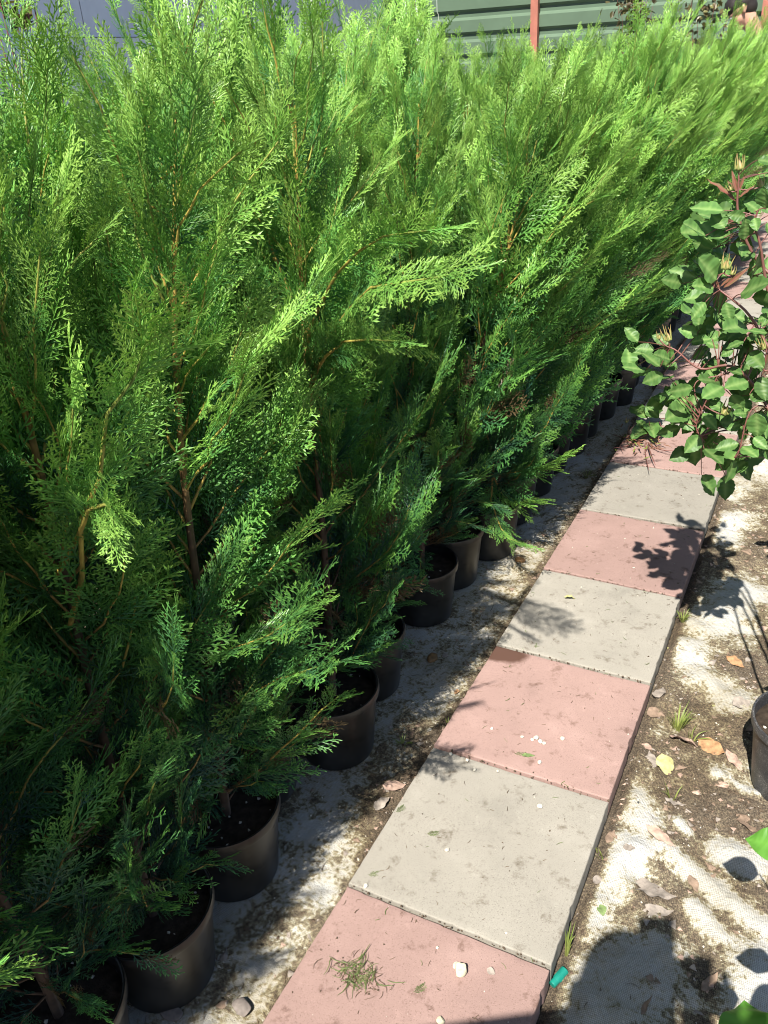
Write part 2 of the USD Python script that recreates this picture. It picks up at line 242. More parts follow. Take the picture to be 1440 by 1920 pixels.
obj('ground_cloth', (v, f), M['cloth'], smooth=True, kind='structure', prim={'dirt': dirt(v[:, 0], v[:, 1])})

path = thing('path', kind='structure')
obj('joint_bed', box(.01, .44, -3.2, 8.8, GZ-.03, GZ+.035), M['crumb'], path)
rng = np.random.default_rng(5)
for k in range(-6, 19):
    near = -2 < k < 8; n = 40 if near else 10
    g = .0032; x0, x1, y0, y1 = g*.5, .45-g*.5, k*.45+g, (k+1)*.45-g
    ins = .0035
    xs = np.concatenate([[x0, x0, x0+ins*.3], np.linspace(x0+ins, x1-ins, n), [x1-ins*.3, x1, x1]]); ys = np.concatenate([[y0, y0, y0+ins*.3], np.linspace(y0+ins, y1-ins, n), [y1-ins*.3, y1, y1]])
    v, f = grid(xs, ys); nx, ny = len(xs), len(ys); I = np.tile(np.arange(nx), ny); J = np.repeat(np.arange(ny), nx)
    e = np.minimum(np.minimum(I, nx-1-I), np.minimum(J, ny-1-J))
    z = np.where(e == 0, -.052, np.where(e == 1, -ins*1.0, np.where(e == 2, -ins*.3, 0.)))
    wob = n2(v[:, 0], v[:, 1], 38, 11+k % 3, 3)-.5
    z = z-np.where((e == 1) | (e == 2), np.maximum(0, wob)*.008, 0)+np.where(e > 0, (n2(v[:, 0], v[:, 1], 6, 3, 3)-.5)*.0035, 0)
    jx = np.where(e < 3, wob*.004+np.maximum(0, np.abs(wob)-.16)*.028, 0); v[:, 0] += np.where((I < 3), np.abs(jx), np.where(I > nx-4, -np.abs(jx), 0)); v[:, 1] += np.where(J < 3, np.abs(jx), np.where(J > ny-4, -np.abs(jx), 0))
    v[:, 2] = z
    c = np.array([.225, (k+.5)*.45, 0]); a = rng.normal(0, .004); tx, ty = rng.normal(0, .005, 2); p = v-c
    v = c+np.stack([p[:, 0]*math.cos(a)-p[:, 1]*math.sin(a), p[:, 0]*math.sin(a)+p[:, 1]*math.cos(a), p[:, 2]+p[:, 0]*tx+p[:, 1]*ty+rng.normal(0, .0008)], 1)
    mt = M['slab_grey'] if k % 2 == 0 else (M['slab_stain'] if k == 1 else M['slab_pink'])
    obj('slab', (v, f), mt, path, smooth=35, label='pink concrete slab with a dark brown stain in its far left corner' if k == 1 else ('grey concrete paving slab' if k % 2 == 0 else 'pink concrete paving slab'))

# ------------------------------------------------------------------ conifers
def ribbons(mb, B, T, W, N, tb, tt):
    B, T, N = np.asarray(B), np.asarray(T), np.asarray(N); n = len(B); W = np.broadcast_to(W, n)[:, None]
    S = nrm(np.cross(N, T-B)); up = nrm(np.cross(T-B, S))
    V = np.stack([B-S*W/2, B+up*W*.45, B+S*W/2, T-S*W*.24, T+up*W*.2, T+S*W*.24], 1).reshape(-1, 3)
    i = np.arange(n)[:, None]*6
    F = np.concatenate([i+np.array(q)[None] for q in ([0, 1, 4], [0, 4, 3], [1, 2, 5], [1, 5, 4])], 0)
    t = np.stack([tb]*3+[tt]*3, 1).reshape(-1)
    mb.add(V, F, t)
def kites(mb, B, T, W, N, tb, tt):
    B, T, N = np.asarray(B), np.asarray(T), np.asarray(N); n = len(B); W = np.broadcast_to(W, n)[:, None]
    S = nrm(np.cross(N, T-B)); up = nrm(np.cross(T-B, S)); m_ = B+(T-B)*.45
    V = np.stack([B+up*W*.3, m_-S*W*.60, m_+S*W*.60, T+up*W*.12], 1).reshape(-1, 3); i = np.arange(n)[:, None]*4
    mb.add(V, np.concatenate([i+np.array([[0, 3, 1]]), i+np.array([[0, 2, 3]])], 0), np.stack([tb, tb*.5+tt*.5, tb*.5+tt*.5, tt], 1).reshape(-1))
def spray_template(rng, L=.13, ns=14, sp=.0062, w=.0032):
    mb = MB(); bend, dr = rng.normal(0, .12), rng.normal(-.04, .07)
    ax = lambda t: np.stack([t*L, bend*L*t*t, dr*L*t*t], -1)
    t = np.linspace(0, 1, 6); P = ax(t); Nz = np.array([0, 0, 1.])
    ribbons(mb, P[:-1], P[1:], np.linspace(.0032, .0024, 5), np.tile(Nz, (5, 1)), .35+.3*t[:-1], .35+.3*t[1:])
    side = 1
    for i in range(ns):
        u = .05+.93*i/(ns-1)*(1)+rng.normal(0, .012); u = min(max(u, 0), 1); side = -side
        ln = L*(.44*(1-u)**.85*min(1, .5+u*2.2)+.085)*rng.uniform(.75, 1.15)
        a0 = math.radians(rng.uniform(33, 44))*side; a1 = a0*rng.uniform(.5, .8); tl = rng.normal(0, .16)
        p0 = ax(np.array(u)); m = max(2, int(ln/sp)); s = np.linspace(0, 1, m+1); ang = a0+(a1-a0)*s
        d = np.stack([np.cos(ang), np.sin(ang), tl*np.ones_like(ang)*.6-.15*s], -1)
        Q = p0+np.concatenate([np.zeros((1, 3)), np.cumsum(d[:-1]*ln/m, 0)])
        tu = .25+.30*u+.35*s*(.6+.4*u)
        kk = np.unique(np.linspace(0, m, 3).astype(int)); 
        ribbons(mb, Q[kk[:-1]], Q[kk[1:]], w*.95, np.tile([0, -.1*side, 1], (len(kk)-1, 1)), tu[kk[:-1]], np.minimum(tu[kk[1:]]+.1, 1))
        if m > 2:
            q = np.arange(1, m); sg = np.where(q % 2 == 0, 1, -1); b = ang[q]+sg*np.radians(rng.uniform(24, 38, len(q)))
            tl2 = rng.uniform(.0125, .0215, len(q))*(1-.45*s[q])*min(1.0, .45+ln/.05)
            dd = nrm(np.stack([np.cos(b), np.sin(b), d[q, 2]+rng.normal(.08, .18, len(q))], -1))
            kites(mb, Q[q], Q[q]+dd*tl2[:, None], w*rng.uniform(.85, 1.1, len(q)), np.tile([0, 0, 1.], (len(q), 1)), tu[q], np.minimum(tu[q]+.28, 1))
    return np.vstack(mb.v), np.vstack(mb.f), mb.tone()
srng = np.random.default_rng(3)
TEMPL = [spray_template(srng) for _ in range(10)]
def place(mb, tmpl, pos, d, n, sc, tone0, tgain):
    v, f, t = tmpl; d = nrm(d); y = nrm(np.cross(n, d)); z = np.cross(d, y)
    mb.add(pos+sc*(v[:, :1]*d+v[:, 1:2]*y+v[:, 2:]*z), f, np.clip(tone0+t*tgain, 0, 1))
def limb(tree, rng, p0, p1, p2, roll, age, dens=1.0, ss=1.0, r0=.0029, start=.07):
    """one branch: a stem and its feathery foliage. p0,p1,p2: bezier; roll: turn of the plume's plane; age 0 young .. 1 old"""
    L = np.linalg.norm(p1-p0)+np.linalg.norm(p2-p1); n = 7; P = bez(p0, p1, p2, n)
    P[1:-1] += rng.normal(0, .012*min(L, .5), (n-2, 3))
    mb = MB(); v, f = tube(P, np.linspace(r0*(.6+L), .0011, n), 5, False)
    mb.add(v, f, np.repeat(np.clip(np.linspace(.80-.62*age, 1.0, n)+rng.normal(0, .05), 0, 1), 5))
    br = mb.build('branch', M['twig'], tree, smooth=True)
    fo = MB(); T = nrm(np.gradient(P, axis=0)); m = max(3, int(L/.0240*dens)); side = rng.choice([-1, 1])
    for j in range(m):
        t = start+(1-start)*(j+.5)/m; x = t*(n-1); i = min(int(x), n-2); u = x-i
        pos = P[i]*(1-u)+P[i+1]*u; d = nrm(T[i]*(1-u)+T[i+1]*u); h = np.cross(d, [0, 0, 1.]); h = nrm(h) if np.linalg.norm(h) > .05 else np.array([1., 0, 0]); nn = np.cross(h, d)
        c, s = math.cos(roll), math.sin(roll); hr, nr = h*c+nn*s, -h*s+nn*c
        side = -side; a = math.radians(rng.uniform(20, 38)*(1-.25*t)); out = rng.normal(0, .22)
        dd = d*math.cos(a)+(hr*side+nr*out)*math.sin(a)+np.array([0, 0, .05])
        sc = ss*(1.02-.46*t)*rng.uniform(.75, 1.38)*min(1, .6+L*1.6); dead = age > .45 and rng.uniform() < .045
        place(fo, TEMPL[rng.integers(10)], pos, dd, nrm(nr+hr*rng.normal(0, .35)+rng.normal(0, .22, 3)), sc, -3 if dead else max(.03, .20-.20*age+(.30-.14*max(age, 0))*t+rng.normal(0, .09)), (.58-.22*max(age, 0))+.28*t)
    place(fo, TEMPL[rng.integers(10)], P[-1]-T[-1]*.015, T[-1]+rng.normal(0, .08, 3), nrm(np.cross(np.cross(T[-1], [0, .1, 1.]), T[-1])+rng.normal(0, .2, 3)), ss*.8, .42-.30*age, .78-.35*max(age, 0))
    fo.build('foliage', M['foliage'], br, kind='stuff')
POT_TOP = .205
POT_PROF = [(0, .006), (.088, .0), (.094, .003), (.0955, .012), (.113, .178), (.1145, .181), (.1195, .183), (.1205, .187), (.1205, .200), (.119, .2045), (.1165, POT_TOP), (.1145, .2035), (.1115, .17), (.108, .15)]
def soil_mesh(R, z, seed):
    v, f = lathe([(R, z-.004), (R*.93, z), (R*.8, z+.002), (R*.6, z+.004), (R*.4, z+.005), (R*.2, z+.006), (.001, z+.006)], 36)
    v[:, 2] += (n2(v[:, 0], v[:, 1], 45, seed, 4)-.5)*.016; return v, f
def bits(rng, n, R, z, size, mb=None):
    mb = mb or MB(); ico = trimesh.creation.icosahedron()
    for _ in range(n):
        a, r = rng.uniform(0, 2*PI), R*math.sqrt(rng.uniform()); s = size*rng.uniform(.5, 1.5)
        mb.add(ico.vertices*s*rng.uniform(.6, 1.1, 3)+rng.normal(0, s*.18, (12, 3))+[r*math.cos(a), r*math.sin(a), z+rng.uniform(0, .006)], ico.faces)
    return mb
def conifer(seed, label, H=1.36, lean=(0., 0.), nl=50, wid=1.0, bare=None, extra=(), toplift=1.0, zl=.045, trunk_r=.0092, loc=(0, 0, GZ), ssc=1.0, skirt=7, rotz=0., group=None, lower=1.0):
    """lean: how far the top sits off the pot; bare: (azimuth, width, z0, z1) where no branch grows; extra: branches given by their end points in the tree's own space"""
    rng = np.random.default_rng(seed)
    t = thing('potted_cypress', label, 'potted conifer', loc, (0, 0, rotz), group=group)
    obj('pot', lathe(POT_PROF, 48), M['pot'], t, smooth=40)
    zs = .168; obj('soil', soil_mesh(.1115, zs, seed), M['soil'], t, smooth=True)
    bits(rng, 14, .10, zs+.003, .0028).build('soil_pebbles', M['perlite'], t, kind='stuff', tone=False)
    K = 16; s = np.linspace(0, 1, K); lean = np.array(lean)
    wx, wy = rng.uniform(0, 6, 2); P = np.stack([lean[0]*s**1.5+.014*np.sin(s*7+wx)-.014*np.sin(wx), lean[1]*s**1.5+.014*np.sin(s*6+wy)-.014*np.sin(wy), zs-.01+H*s], 1)
    mb = MB(); v, f = tube(P, trunk_r*(1-s)**.7*.92+.0016, 8, False); mb.add(v, f, np.repeat(np.clip(.05+.82*s**1.3, 0, 1), 8)); mb.build('trunk', M['twig'], t, smooth=True)
    tr = lambda z: np.array([np.interp(z, s, P[:, k]) for k in range(3)])
    az = rng.uniform(0, 6.28)
    for i in range(nl):
        u = zl+(.97-zl)*((i+rng.uniform(0, .9))/nl)**1.15; az += 2.39996+rng.normal(0, .35)
        if bare and abs((az-bare[0]+PI) % (2*PI)-PI) < bare[1] and bare[2] < u < bare[3]: az += 2*bare[1]*rng.uniform(1.0, 1.5)
        Lb = wid*(.30*min(1, .64*lower+u*1.4)*(1-.50*u**1.5))*rng.uniform(.75, 1.25)+.045
        e0 = math.radians(rng.uniform(14, 42)+34*u**.8); e1 = math.radians(min(86, rng.uniform(56, 78)+20*u*toplift))
        o = np.array([math.cos(az), math.sin(az), 0]); p0 = tr(u)
        p1 = p0+Lb*.5*(o*math.cos(e0)+np.array([0, 0, math.sin(e0)])); p2 = p1+Lb*.58*(o*math.cos(e1)+np.array([0, 0, math.sin(e1)]))
        p2 = p2+np.array([lean[0], lean[1], 0])*.35*rng.uniform(-.2, 1.3)+rng.normal(0, .03, 3)*[1, 1, .8]
        if lower < 1 and u < .25: p2[2] -= .06*rng.uniform(0, 1)
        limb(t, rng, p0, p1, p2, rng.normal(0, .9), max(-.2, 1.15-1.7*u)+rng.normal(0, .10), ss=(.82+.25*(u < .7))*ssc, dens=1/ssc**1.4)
    for j in range(skirt):  # low branches that spill over the rim
        a = az+1.1+6.283*j/skirt+rng.normal(0, .3); o = np.array([math.cos(a), math.sin(a), 0]); p0 = tr(rng.uniform(.03, .16)); q_ = rng.uniform(.09, .17)
        limb(t, rng, p0, p0+o*q_*.6+[0, 0, .05], p0+o*q_*1.15+[0, 0, rng.uniform(.0, .10)], rng.normal(0, .8), 1.0, ss=.85)
    for j in range(5):     # leading shoots
        a = az+2.1*j; o = np.array([math.cos(a), math.sin(a), 0]); p0 = tr(.74+.055*j); h = rng.uniform(.10, .34)
        limb(t, rng, p0, p0+o*.03*rng.uniform(.5, 1.6)+[0, 0, h*.5], p0+o*.10*rng.uniform(.2, 1.5)+np.array([lean[0]*.35, 0, h]), rng.uniform(-1, 1), 0, ss=.62*ssc, dens=1.25/ssc)
    for e in extra:
        p0, p1, p2 = (np.array(x, float) for x in e[:3]); limb(t, rng, p0, p1, p2, e[3], e[4], ss=e[5], dens=e[6] if len(e) > 6 else 1.1, r0=.0038, start=e[7] if len(e) > 7 else .12)
    return t
ORD = 'first second third fourth fifth sixth seventh eighth ninth tenth eleventh twelfth thirteenth fourteenth fifteenth sixteenth seventeenth eighteenth nineteenth twentieth'.split()
ORD += ['twenty-'+o for o in ORD[:9]]+['thirtieth']+['thirty-'+o for o in ORD[:9]]
G1 = 'conifers in black pots along the path edge'; prng = np.random.default_rng(21)
def loc(p, base): return np.asarray(p)-np.array(base)
def B(x, y): return (x, y, GZ)
# the conifers that the photograph singles out
b = B(-.258, -.29); conifer(101, 'conifer with a drooping bright spray, in the large pot near the lower left corner', 1.40, (.02, 0), 56, 1.0, loc=b, group=G1, extra=[
    (loc(np.add(b, (.0, 0, .86)), b), loc(at_y(175, 800, -.33), b), loc(at_y(275, 640, -.36), b), .3, .12, 1.0), (loc(np.add(b, (.0, 0, .95)), b), loc(at_y(205, 840, -.38), b), loc(at_y(212, 985, -.42), b), 1.2, .0, .7)])
b = B(-.275, -.03); conifer(102, 'conifer with its long brown trunk bare, second black pot from the lower left', 1.34, (.17, -.03), 50, 1.0, bare=(-.80, .70, .36, .86), trunk_r=.0095, loc=b, group=G1, extra=[
    (loc(np.add(b, (.0, 0, .23)), b), loc(at_y(540, 1410, .0), b), loc(at_y(636, 1305, .0), b), .9, .55, .72), (loc(at_y(308, 402, -.05), b), loc(at_y(285, 392, -.06), b), loc(at_y(240, 330, -.08), b), 0, .0, .5, .7, .5), (loc(at_y(303, 335, -.05), b), loc(at_y(322, 315, -.06), b), loc(at_y(350, 265, -.05), b), 0, .0, .5, .7, .5)])
b = B(-.255, .40); conifer(104, 'conifer with a big feathery branch arching right, in a pot with a sunlit rim', 1.38, (.06, -.02), 54, 1.05, loc=b, group=G1, extra=[
    (loc(np.add(b, (.03, -.01, 1.06)), b), loc(at_y(590, 440, .24), b), loc(at_y(815, 430, .16), b), .9, .25, .9, 1.3), (loc(np.add(b, (.03, -.01, 1.0)), b), loc(at_y(610, 520, .22), b), loc(at_y(850, 515, .12), b), -.7, .25, .9, 1.2),
    (loc(np.add(b, (.02, 0, .92)), b), loc(at_y(560, 590, .22), b), loc(at_y(750, 640, .12), b), 1.1, .3, .8, 1.2), (loc(np.add(b, (.04, -.02, 1.16)), b), loc(at_y(430, 210, .33), b), loc(at_y(275, -20, .26), b), .2, .05, 1.0, 1.5),
    (loc(np.add(b, (.0, 0, .3)), b), loc(at_y(600, 1270, .33), b), loc(at_y(705, 1220, .33), b), .2, .5, .7)])
b = B(-.252, 1.49); conifer(108, 'conifer with three bright low branches sticking out over the path edge', 1.20, (.19, 0), 54, 1.08, lower=1.25, loc=b, group=G1, extra=[
    (loc(np.add(b, (.02, 0, .36)), b), loc(at_y(930, 960, 1.46), b), loc(at_y(1003, 940, 1.40), b), .5, .25, .95, 1.2), (loc(np.add(b, (.02, 0, .32)), b), loc(at_y(910, 985, 1.32), b), loc(at_y(980, 1020, 1.24), b), .5, .35, .9, 1.2),
    (loc(np.add(b, (.02, 0, .40)), b), loc(at_y(960, 905, 1.55), b), loc(at_y(1052, 858, 1.58), b), .5, .15, 1.0, 1.3)])
b = B(-.245, 2.62); conifer(112, 'conifer with a bare reddish branch forking towards the path above the far pots', 1.20, (.25, 0), 50, 1.1, lower=1.25, ssc=1.25, loc=b, group=G1, extra=[
    (loc(np.add(b, (.05, 0, .55)), b), loc(at_y(1120, 520, 2.52), b), loc(at_y(1168, 425, 2.46), b), .3, .65, .8, .9, .45), (loc(at_y(1160, 435, 2.46), b), loc(at_y(1215, 390, 2.42), b), loc(at_y(1195, 320, 2.42), b), .3, .3, .7, 1.0),
    (loc(np.add(b, (.06, 0, .62)), b), loc(at_y(1180, 530, 2.48), b), loc(at_y(1262, 450, 2.42), b), .2, .3, 1.0, 1.2), (loc(np.add(b, (.05, 0, .5)), b), loc(at_y(1150, 600, 2.5), b), loc(at_y(1235, 540, 2.45), b), .2, .35, 1.0, 1.2)])
FRONT = [(-.26, -2.02), (-.28, -1.77), (-.27, -1.51), (-.28, -1.26), (-.27, -1.01), (-.29, -.76), (-.278, -.515), (-.365, .20), (-.30, .655), (-.30, 1.04), (-.305, 1.265), (-.27, 1.745), (-.265, 1.995), (-.265, 2.215), (-.25, 2.42), (-.215, 2.86), (-.18, 3.06), (-.20, 3.30), (-.205, 3.565)]
FRONT += [(-.20+prng.normal(0, .02), 3.565+.25*k+prng.normal(0, .015)) for k in range(1, 12)]
order = sorted(FRONT+[(-.258, -.29), (-.275, -.03), (-.255, .40), (-.252, 1.49), (-.245, 2.62)], key=lambda p: p[1]); order = [p for p in order if p[1] > -.6]
front_protos, back_protos = [], []
for i, (x, y) in enumerate(FRONT):
    lab = 'conifer in a black pot standing behind the photographer, %s of the path-side row' % ORD[i] if y < -.6 else 'green conifer in a black pot, %s in the path-side row from the lower left' % ORD[order.index((x, y))]
    if (x, y) == (-.30, 1.04): lab = 'conifer with low dark foliage spilling over its wide black pot, beside the brown stone'
    if y == -.515: lab = 'conifer with sparse dark lower sprays in the cropped black pot in the lower left corner'
    leaner = 2 if y < -.6 else int(y > 1.2)
    if len([1 for q in front_protos if q[1] == leaner]) < (1, 2, 1)[leaner]:
        s = 200+i; t = conifer(s, lab, (1.38, 1.20, 1.5)[leaner]+prng.normal(0, .05), ((.04, 0), (.25, .03), (.16, .05))[leaner], (50, 50, 34)[leaner], (1.02, 1.12, 1.08)[leaner], loc=(x, y, GZ), group=G1, rotz=prng.normal(0, .1), lower=(1.0, 1.25, .8)[leaner], skirt=(7, 7, 0)[leaner], ssc=(1, 1.35, 1.2)[leaner], zl=(.045, .045, .2)[leaner]); front_protos.append((t.GetPrim() if hasattr(t, 'GetPrim') else t, leaner))
    else:
        c = [q[0] for q in front_protos if q[1] == leaner]; dup(c[i % len(c)], (x, y, GZ), prng.normal(0, .55), prng.uniform(.93, 1.07), lab, G1)
G2 = 'conifers in black pots packed in the rows behind'
for r, x0 in enumerate((-.51, -.75, -.99)):
    ys = np.arange((-1.6, -1.2, -.2)[r], 6.6, .262); k = 0
    for y in ys:
        x, yy = x0+prng.normal(0, .022), y+prng.normal(0, .025)+(.13 if r % 2 == 0 else 0); k += 1
        lab = 'green conifer packed in the %s row from the path, %s tree from the near end' % (ORD[r+1], ORD[k-1])
        if len(back_protos) < 2: back_protos.append(conifer(300+len(back_protos), lab, 1.24+.05*len(back_protos), (.03, .0), 38, 1.0, zl=.26, skirt=0, ssc=1.25, loc=(x, yy, GZ), group=G2))
        else: dup(back_protos[prng.integers(2)], (x, yy, GZ), prng.uniform(0, 6.28), prng.uniform(.90, 1.08)*(1-.05*(r == 2))*(.94 if y > 2.2 else 1.03), lab, G2)
# ------------------------------------------------------------------ wall, fence, posts
W0, W1 = np.array([-1.95, -.8]), np.array([-4.45, 9.15]); wd = (W1-W0)/np.linalg.norm(W1-W0); wl = np.linalg.norm(W1-W0)
wall = thing('panel_wall', 'grey wall of tall flat panels in shade behind the conifers at upper left', 'wall', (W0[0], W0[1], 0), (0, 0, math.atan2(wd[1], wd[0])))
obj('wall_base', box(0, wl, -.02, .14, -.12, 1.695), M['wall_low'], wall)
e = 0.; k = 0
for e0 in np.arange(0, wl, 1.18):
    e1 = min(e0+1.18, wl); obj('panel', box(e0+.004, e1-.004, 0, .12, 1.70, 3.4), M['wall'], wall)
obj('panel_backing', box(0, wl, .02, .11, 1.69, 3.38), M['stone_grey'], wall)
fence = thing('sheet_metal_fence', 'green corrugated metal fence with red-brown posts beyond the conifers', 'fence', (0, 9.25, 0), (0, 0, .0))
px0 = at_y(1005, 20, 9.25)[0]; px1 = at_y(1438, 20, 9.25)[0]; step = px1-px0
posts = [px0-step, px0, px1, px1+step, px1+2*step]
prof = []
zz = -.08
while zz < 2.5:
    prof += [(0, zz), (0, zz+.115), (.034, zz+.145), (.034, zz+.195), (0, zz+.220)]; zz += .2201
prof = np.array(prof)
for a0, a1 in zip(posts[:-1], posts[1:]):
    for q in range(2):
        x0, x1 = a0+(a1-a0)*q/2+.003, a0+(a1-a0)*(q+1)/2-.003; n = len(prof); z = prof[:, 1]; d = prof[:, 0]+.003*q
        V = np.vstack([np.stack([np.full(n, x0), d, z], 1), np.stack([np.full(n, x1), d, z], 1)]); i = np.arange(n-1)
        obj('corrugated_sheet', (V, np.vstack([np.stack([i, i+n, i+n+1], 1), np.stack([i, i+n+1, i+1], 1)])), M['green_sheet'], fence)
for a in posts: obj('fence_post', box(a-.04, a+.04, -.065, -.005, -.1, 2.55), M['red_post'], fence)
for px, y, lab in ((350, 3.0, 'leftmost white post in front of the grey wall'), (586, 5.2, 'white post in front of the grey wall, right of a dark seam'), (782, 6.6, 'bluish white pole standing where wall and green fence meet'), (760, 7.4, 'thin pale pole just left of the bluish white pole')):
    x = at_y(px, 20, y)[0]; t = thing('greenhouse_post', lab, 'post', (x, y, 0))
    v, f = tube([(0, 0, -.1), (0, 0, 1.2), (.004, 0, 2.7)], .013 if px != 760 else .009, 10); obj('pole', (v, f), M['white_paint'], t, smooth=50)
    v, f = tube([(0, 0, 1.78), (0, 0, 1.81)], .016, 10); obj('clamp', (v, f), M['white_paint'], t, smooth=50)
# ------------------------------------------------------------------ leaves
def leaf_mesh(L, W, fold=.35, curl=.25, serr=.06, seg=12, rng=None):
    rng = rng or np.random.default_rng(0); s = np.linspace(0, 1, seg); n = seg; prof = np.sin(PI*s**.82)**.85*(1-.12*s)+.0; prof[0] = .03; prof[-1] = .0
    prof = prof/prof.max(); prof *= 1-.3*sst(.8, 1, s)
    ws = np.array([-1, -.5, 0, .5, 1.]); V, tone, vein = [], [], []
    for i in range(n):
        e = 1+(serr if i % 2 else -serr*.6)*(0 < i < n-1)
        for w in ws:
            y = w*W/2*prof[i]*(e if abs(w) == 1 else 1); z = abs(y)*fold-curl*L*s[i]**2*.5+.004*L/.05*math.sin(s[i]*17+abs(w)*3)*abs(w)*.35
            V.append((s[i]*L+abs(w)*L*.03*(1-s[i]), y, z)); tone.append(.95 if w == 0 else (.25+.13*(i % 2) if abs(w) == .5 else .38+.1*(i % 2))+rng.normal(0, .06)); vein.append(.5+.5*math.sin(s[i]*34-abs(w)*4))
    i = (np.arange(n-1)[:, None]*5+np.arange(4)[None]).ravel(); F = np.vstack([np.stack([i, i+5, i+6], 1), np.stack([i, i+6, i+1], 1)])
    return np.array(V), F, np.clip(tone, 0, 1), np.array(vein)
def basis(d, n):
    d = nrm(d); y = nrm(np.cross(n, d)); return np.stack([d, y, np.cross(d, y)])
def put_leaf(name, base, d, n, L, W, mat_, parent, rng, **k):
    v, f, t, ve = leaf_mesh(L, W, rng=rng, **k); return obj(name, (np.asarray(base)+v@basis(d, n), f), mat_, parent, smooth=True, prim={'tone': t, 'vein': ve})
def bud(parent, p, d, s, rng):
    d = nrm(d); prof = np.array([(0, 0), (.35, .05), (.62, .25), (.68, .5), (.5, .9), (.22, 1.35), (.0, 1.75)])*s
    v, f = lathe(prof, 10); Bm = basis(np.cross(d, [.3, .2, .9]), d); v = p+v@np.stack([Bm[0], np.cross(d, Bm[0]), d])
    mb = MB(); mb.add(v, f, np.repeat(np.linspace(.1, .9, 7), 10))
    for k in range(5):
        a = k*1.2566+rng.uniform(0, .5); o = Bm[0]*math.cos(a)+np.cross(d, Bm[0])*math.sin(a); q = p+o*.6*s+d*.3*s
        P = bez(q, q+d*1.0*s+o*.25*s, q+d*rng.uniform(1.9, 2.9)*s+o*rng.uniform(-.3, .8)*s, 5); v, f = tube(P, np.linspace(.22, .03, 5)*s, 4, False); mb.add(v, f, np.repeat(np.linspace(.2, .8, 5), 4))
    mb.build('bud', M['rose_bud'], parent, smooth=True)
def cane(parent, pts, r0, r1, t0=0, t1=1):
    P = np.array(pts, float); n = 4*len(P); s = np.linspace(0, len(P)-1, n)
    from scipy.interpolate import CubicSpline
    Q = CubicSpline(np.arange(len(P)), P)(s) if len(P) > 2 else np.stack([np.interp(s, np.arange(len(P)), P[:, k]) for k in range(3)], 1)
    mb = MB(); v, f = tube(Q, np.linspace(r0, r1, n), 7); mb.add(v, f, np.concatenate([np.repeat(np.linspace(t0, t1, n), 7), [t0, t1]])); mb.build('cane', M['rose_cane'], parent, smooth=True); return Q
def compound(parent, p, d, up, L, rng, mat_=None, nleaf=5, size=.05):
    d = nrm(d); h = nrm(np.cross(d, up)); P = bez(p, p+d*L*.5+np.array(up)*.01, p+d*L-np.array([0, 0, L*.12]), 6)
    mb = MB(); v, f = tube(P, np.linspace(.0016, .0009, 6), 5, False); mb.add(v, f, .8); lf = mb.build('leaf', M['rose_cane'], parent, smooth=True)
    put_leaf('leaflet', P[-1], P[-1]-P[-2], np.array(up)+rng.normal(0, .2, 3), size*rng.uniform(.9, 1.15), size*.62, mat_ or M['rose_leaf'], lf, rng)
    for q, i in enumerate(((4, 2) if nleaf == 5 else (3,))):
        for s in (-1, 1): put_leaf('leaflet', P[i], d*.55+h*s+rng.normal(0, .12, 3), np.array(up)+rng.normal(0, .25, 3), size*rng.uniform(.75, 1.0)*(1-.1*q), size*.56, mat_ or M['rose_leaf'], lf, rng)
def rose_pot(t, rng, m='spot_pot', R=1.0):
    obj('pot', lathe(np.array(POT_PROF)*R, 48), M[m], t, smooth=40); obj('soil', soil_mesh(.1115*R, .175*R, 77), M['soil'], t, smooth=True)
    bits(rng, 40, .105*R, .178*R, .0030).build('soil_pebbles', M['perlite'], t, kind='stuff', tone=False)
# the rose in front of the path on the right
rg = np.random.default_rng(8); RB = np.array([.826, .725, GZ])
rose = thing('potted_rose', 'budding rose with glossy leaves hanging over the path, in a speckled pot', 'rose bush', RB, group=None)
rose_pot(rose, rg)
R_ = lambda px, py, y: at_y(px, py, y)-RB
YS = .80
base = np.array([0, 0, .16])
C = [cane(rose, [base+[-.02, .02, 0], R_(1470, 900, .72), R_(1440, 765, YS), R_(1380, 690, YS), R_(1325, 692, YS), R_(1288, 675, YS), R_(1257, 652, YS)], .0042, .0016),
     cane(rose, [base+[.01, .02, 0], R_(1500, 820, .74), R_(1440, 650, YS), R_(1400, 585, YS), R_(1346, 541, YS+.01), R_(1357, 512, YS)], .0042, .0015),
     cane(rose, [base+[.02, .0, 0], R_(1520, 760, .74), R_(1452, 580, .78), R_(1428, 475, .78), R_(1416, 428, .78), R_(1421, 395, .78)], .0044, .0016),
     cane(rose, [base+[.0, -.01, 0], R_(1530, 700, .74), R_(1450, 520, .84), R_(1402, 458, .85), R_(1384, 400, .85), R_(1383, 365, .85), R_(1385, 328, .85)], .0044, .0016),
     cane(rose, [R_(1440, 765, YS), R_(1405, 775, YS-.02), R_(1391, 825, YS-.03), R_(1377, 858, YS-.03)], .0018, .001, .6),
     cane(rose, [R_(1380, 690, YS), R_(1345, 705, YS), R_(1312, 712, YS-.01), R_(1303, 735, YS-.02)], .0016, .001, .6),
     cane(rose, [R_(1345, 705, YS), R_(1320, 760, YS), R_(1306, 795, YS), R_(1314, 818, YS)], .0016, .001, .6),
     cane(rose, [R_(1452, 690, YS), R_(1432, 692, YS), R_(1436, 668, YS), R_(1432, 640, YS)], .0022, .0014, .7)]
CP_ = np.vstack(C)
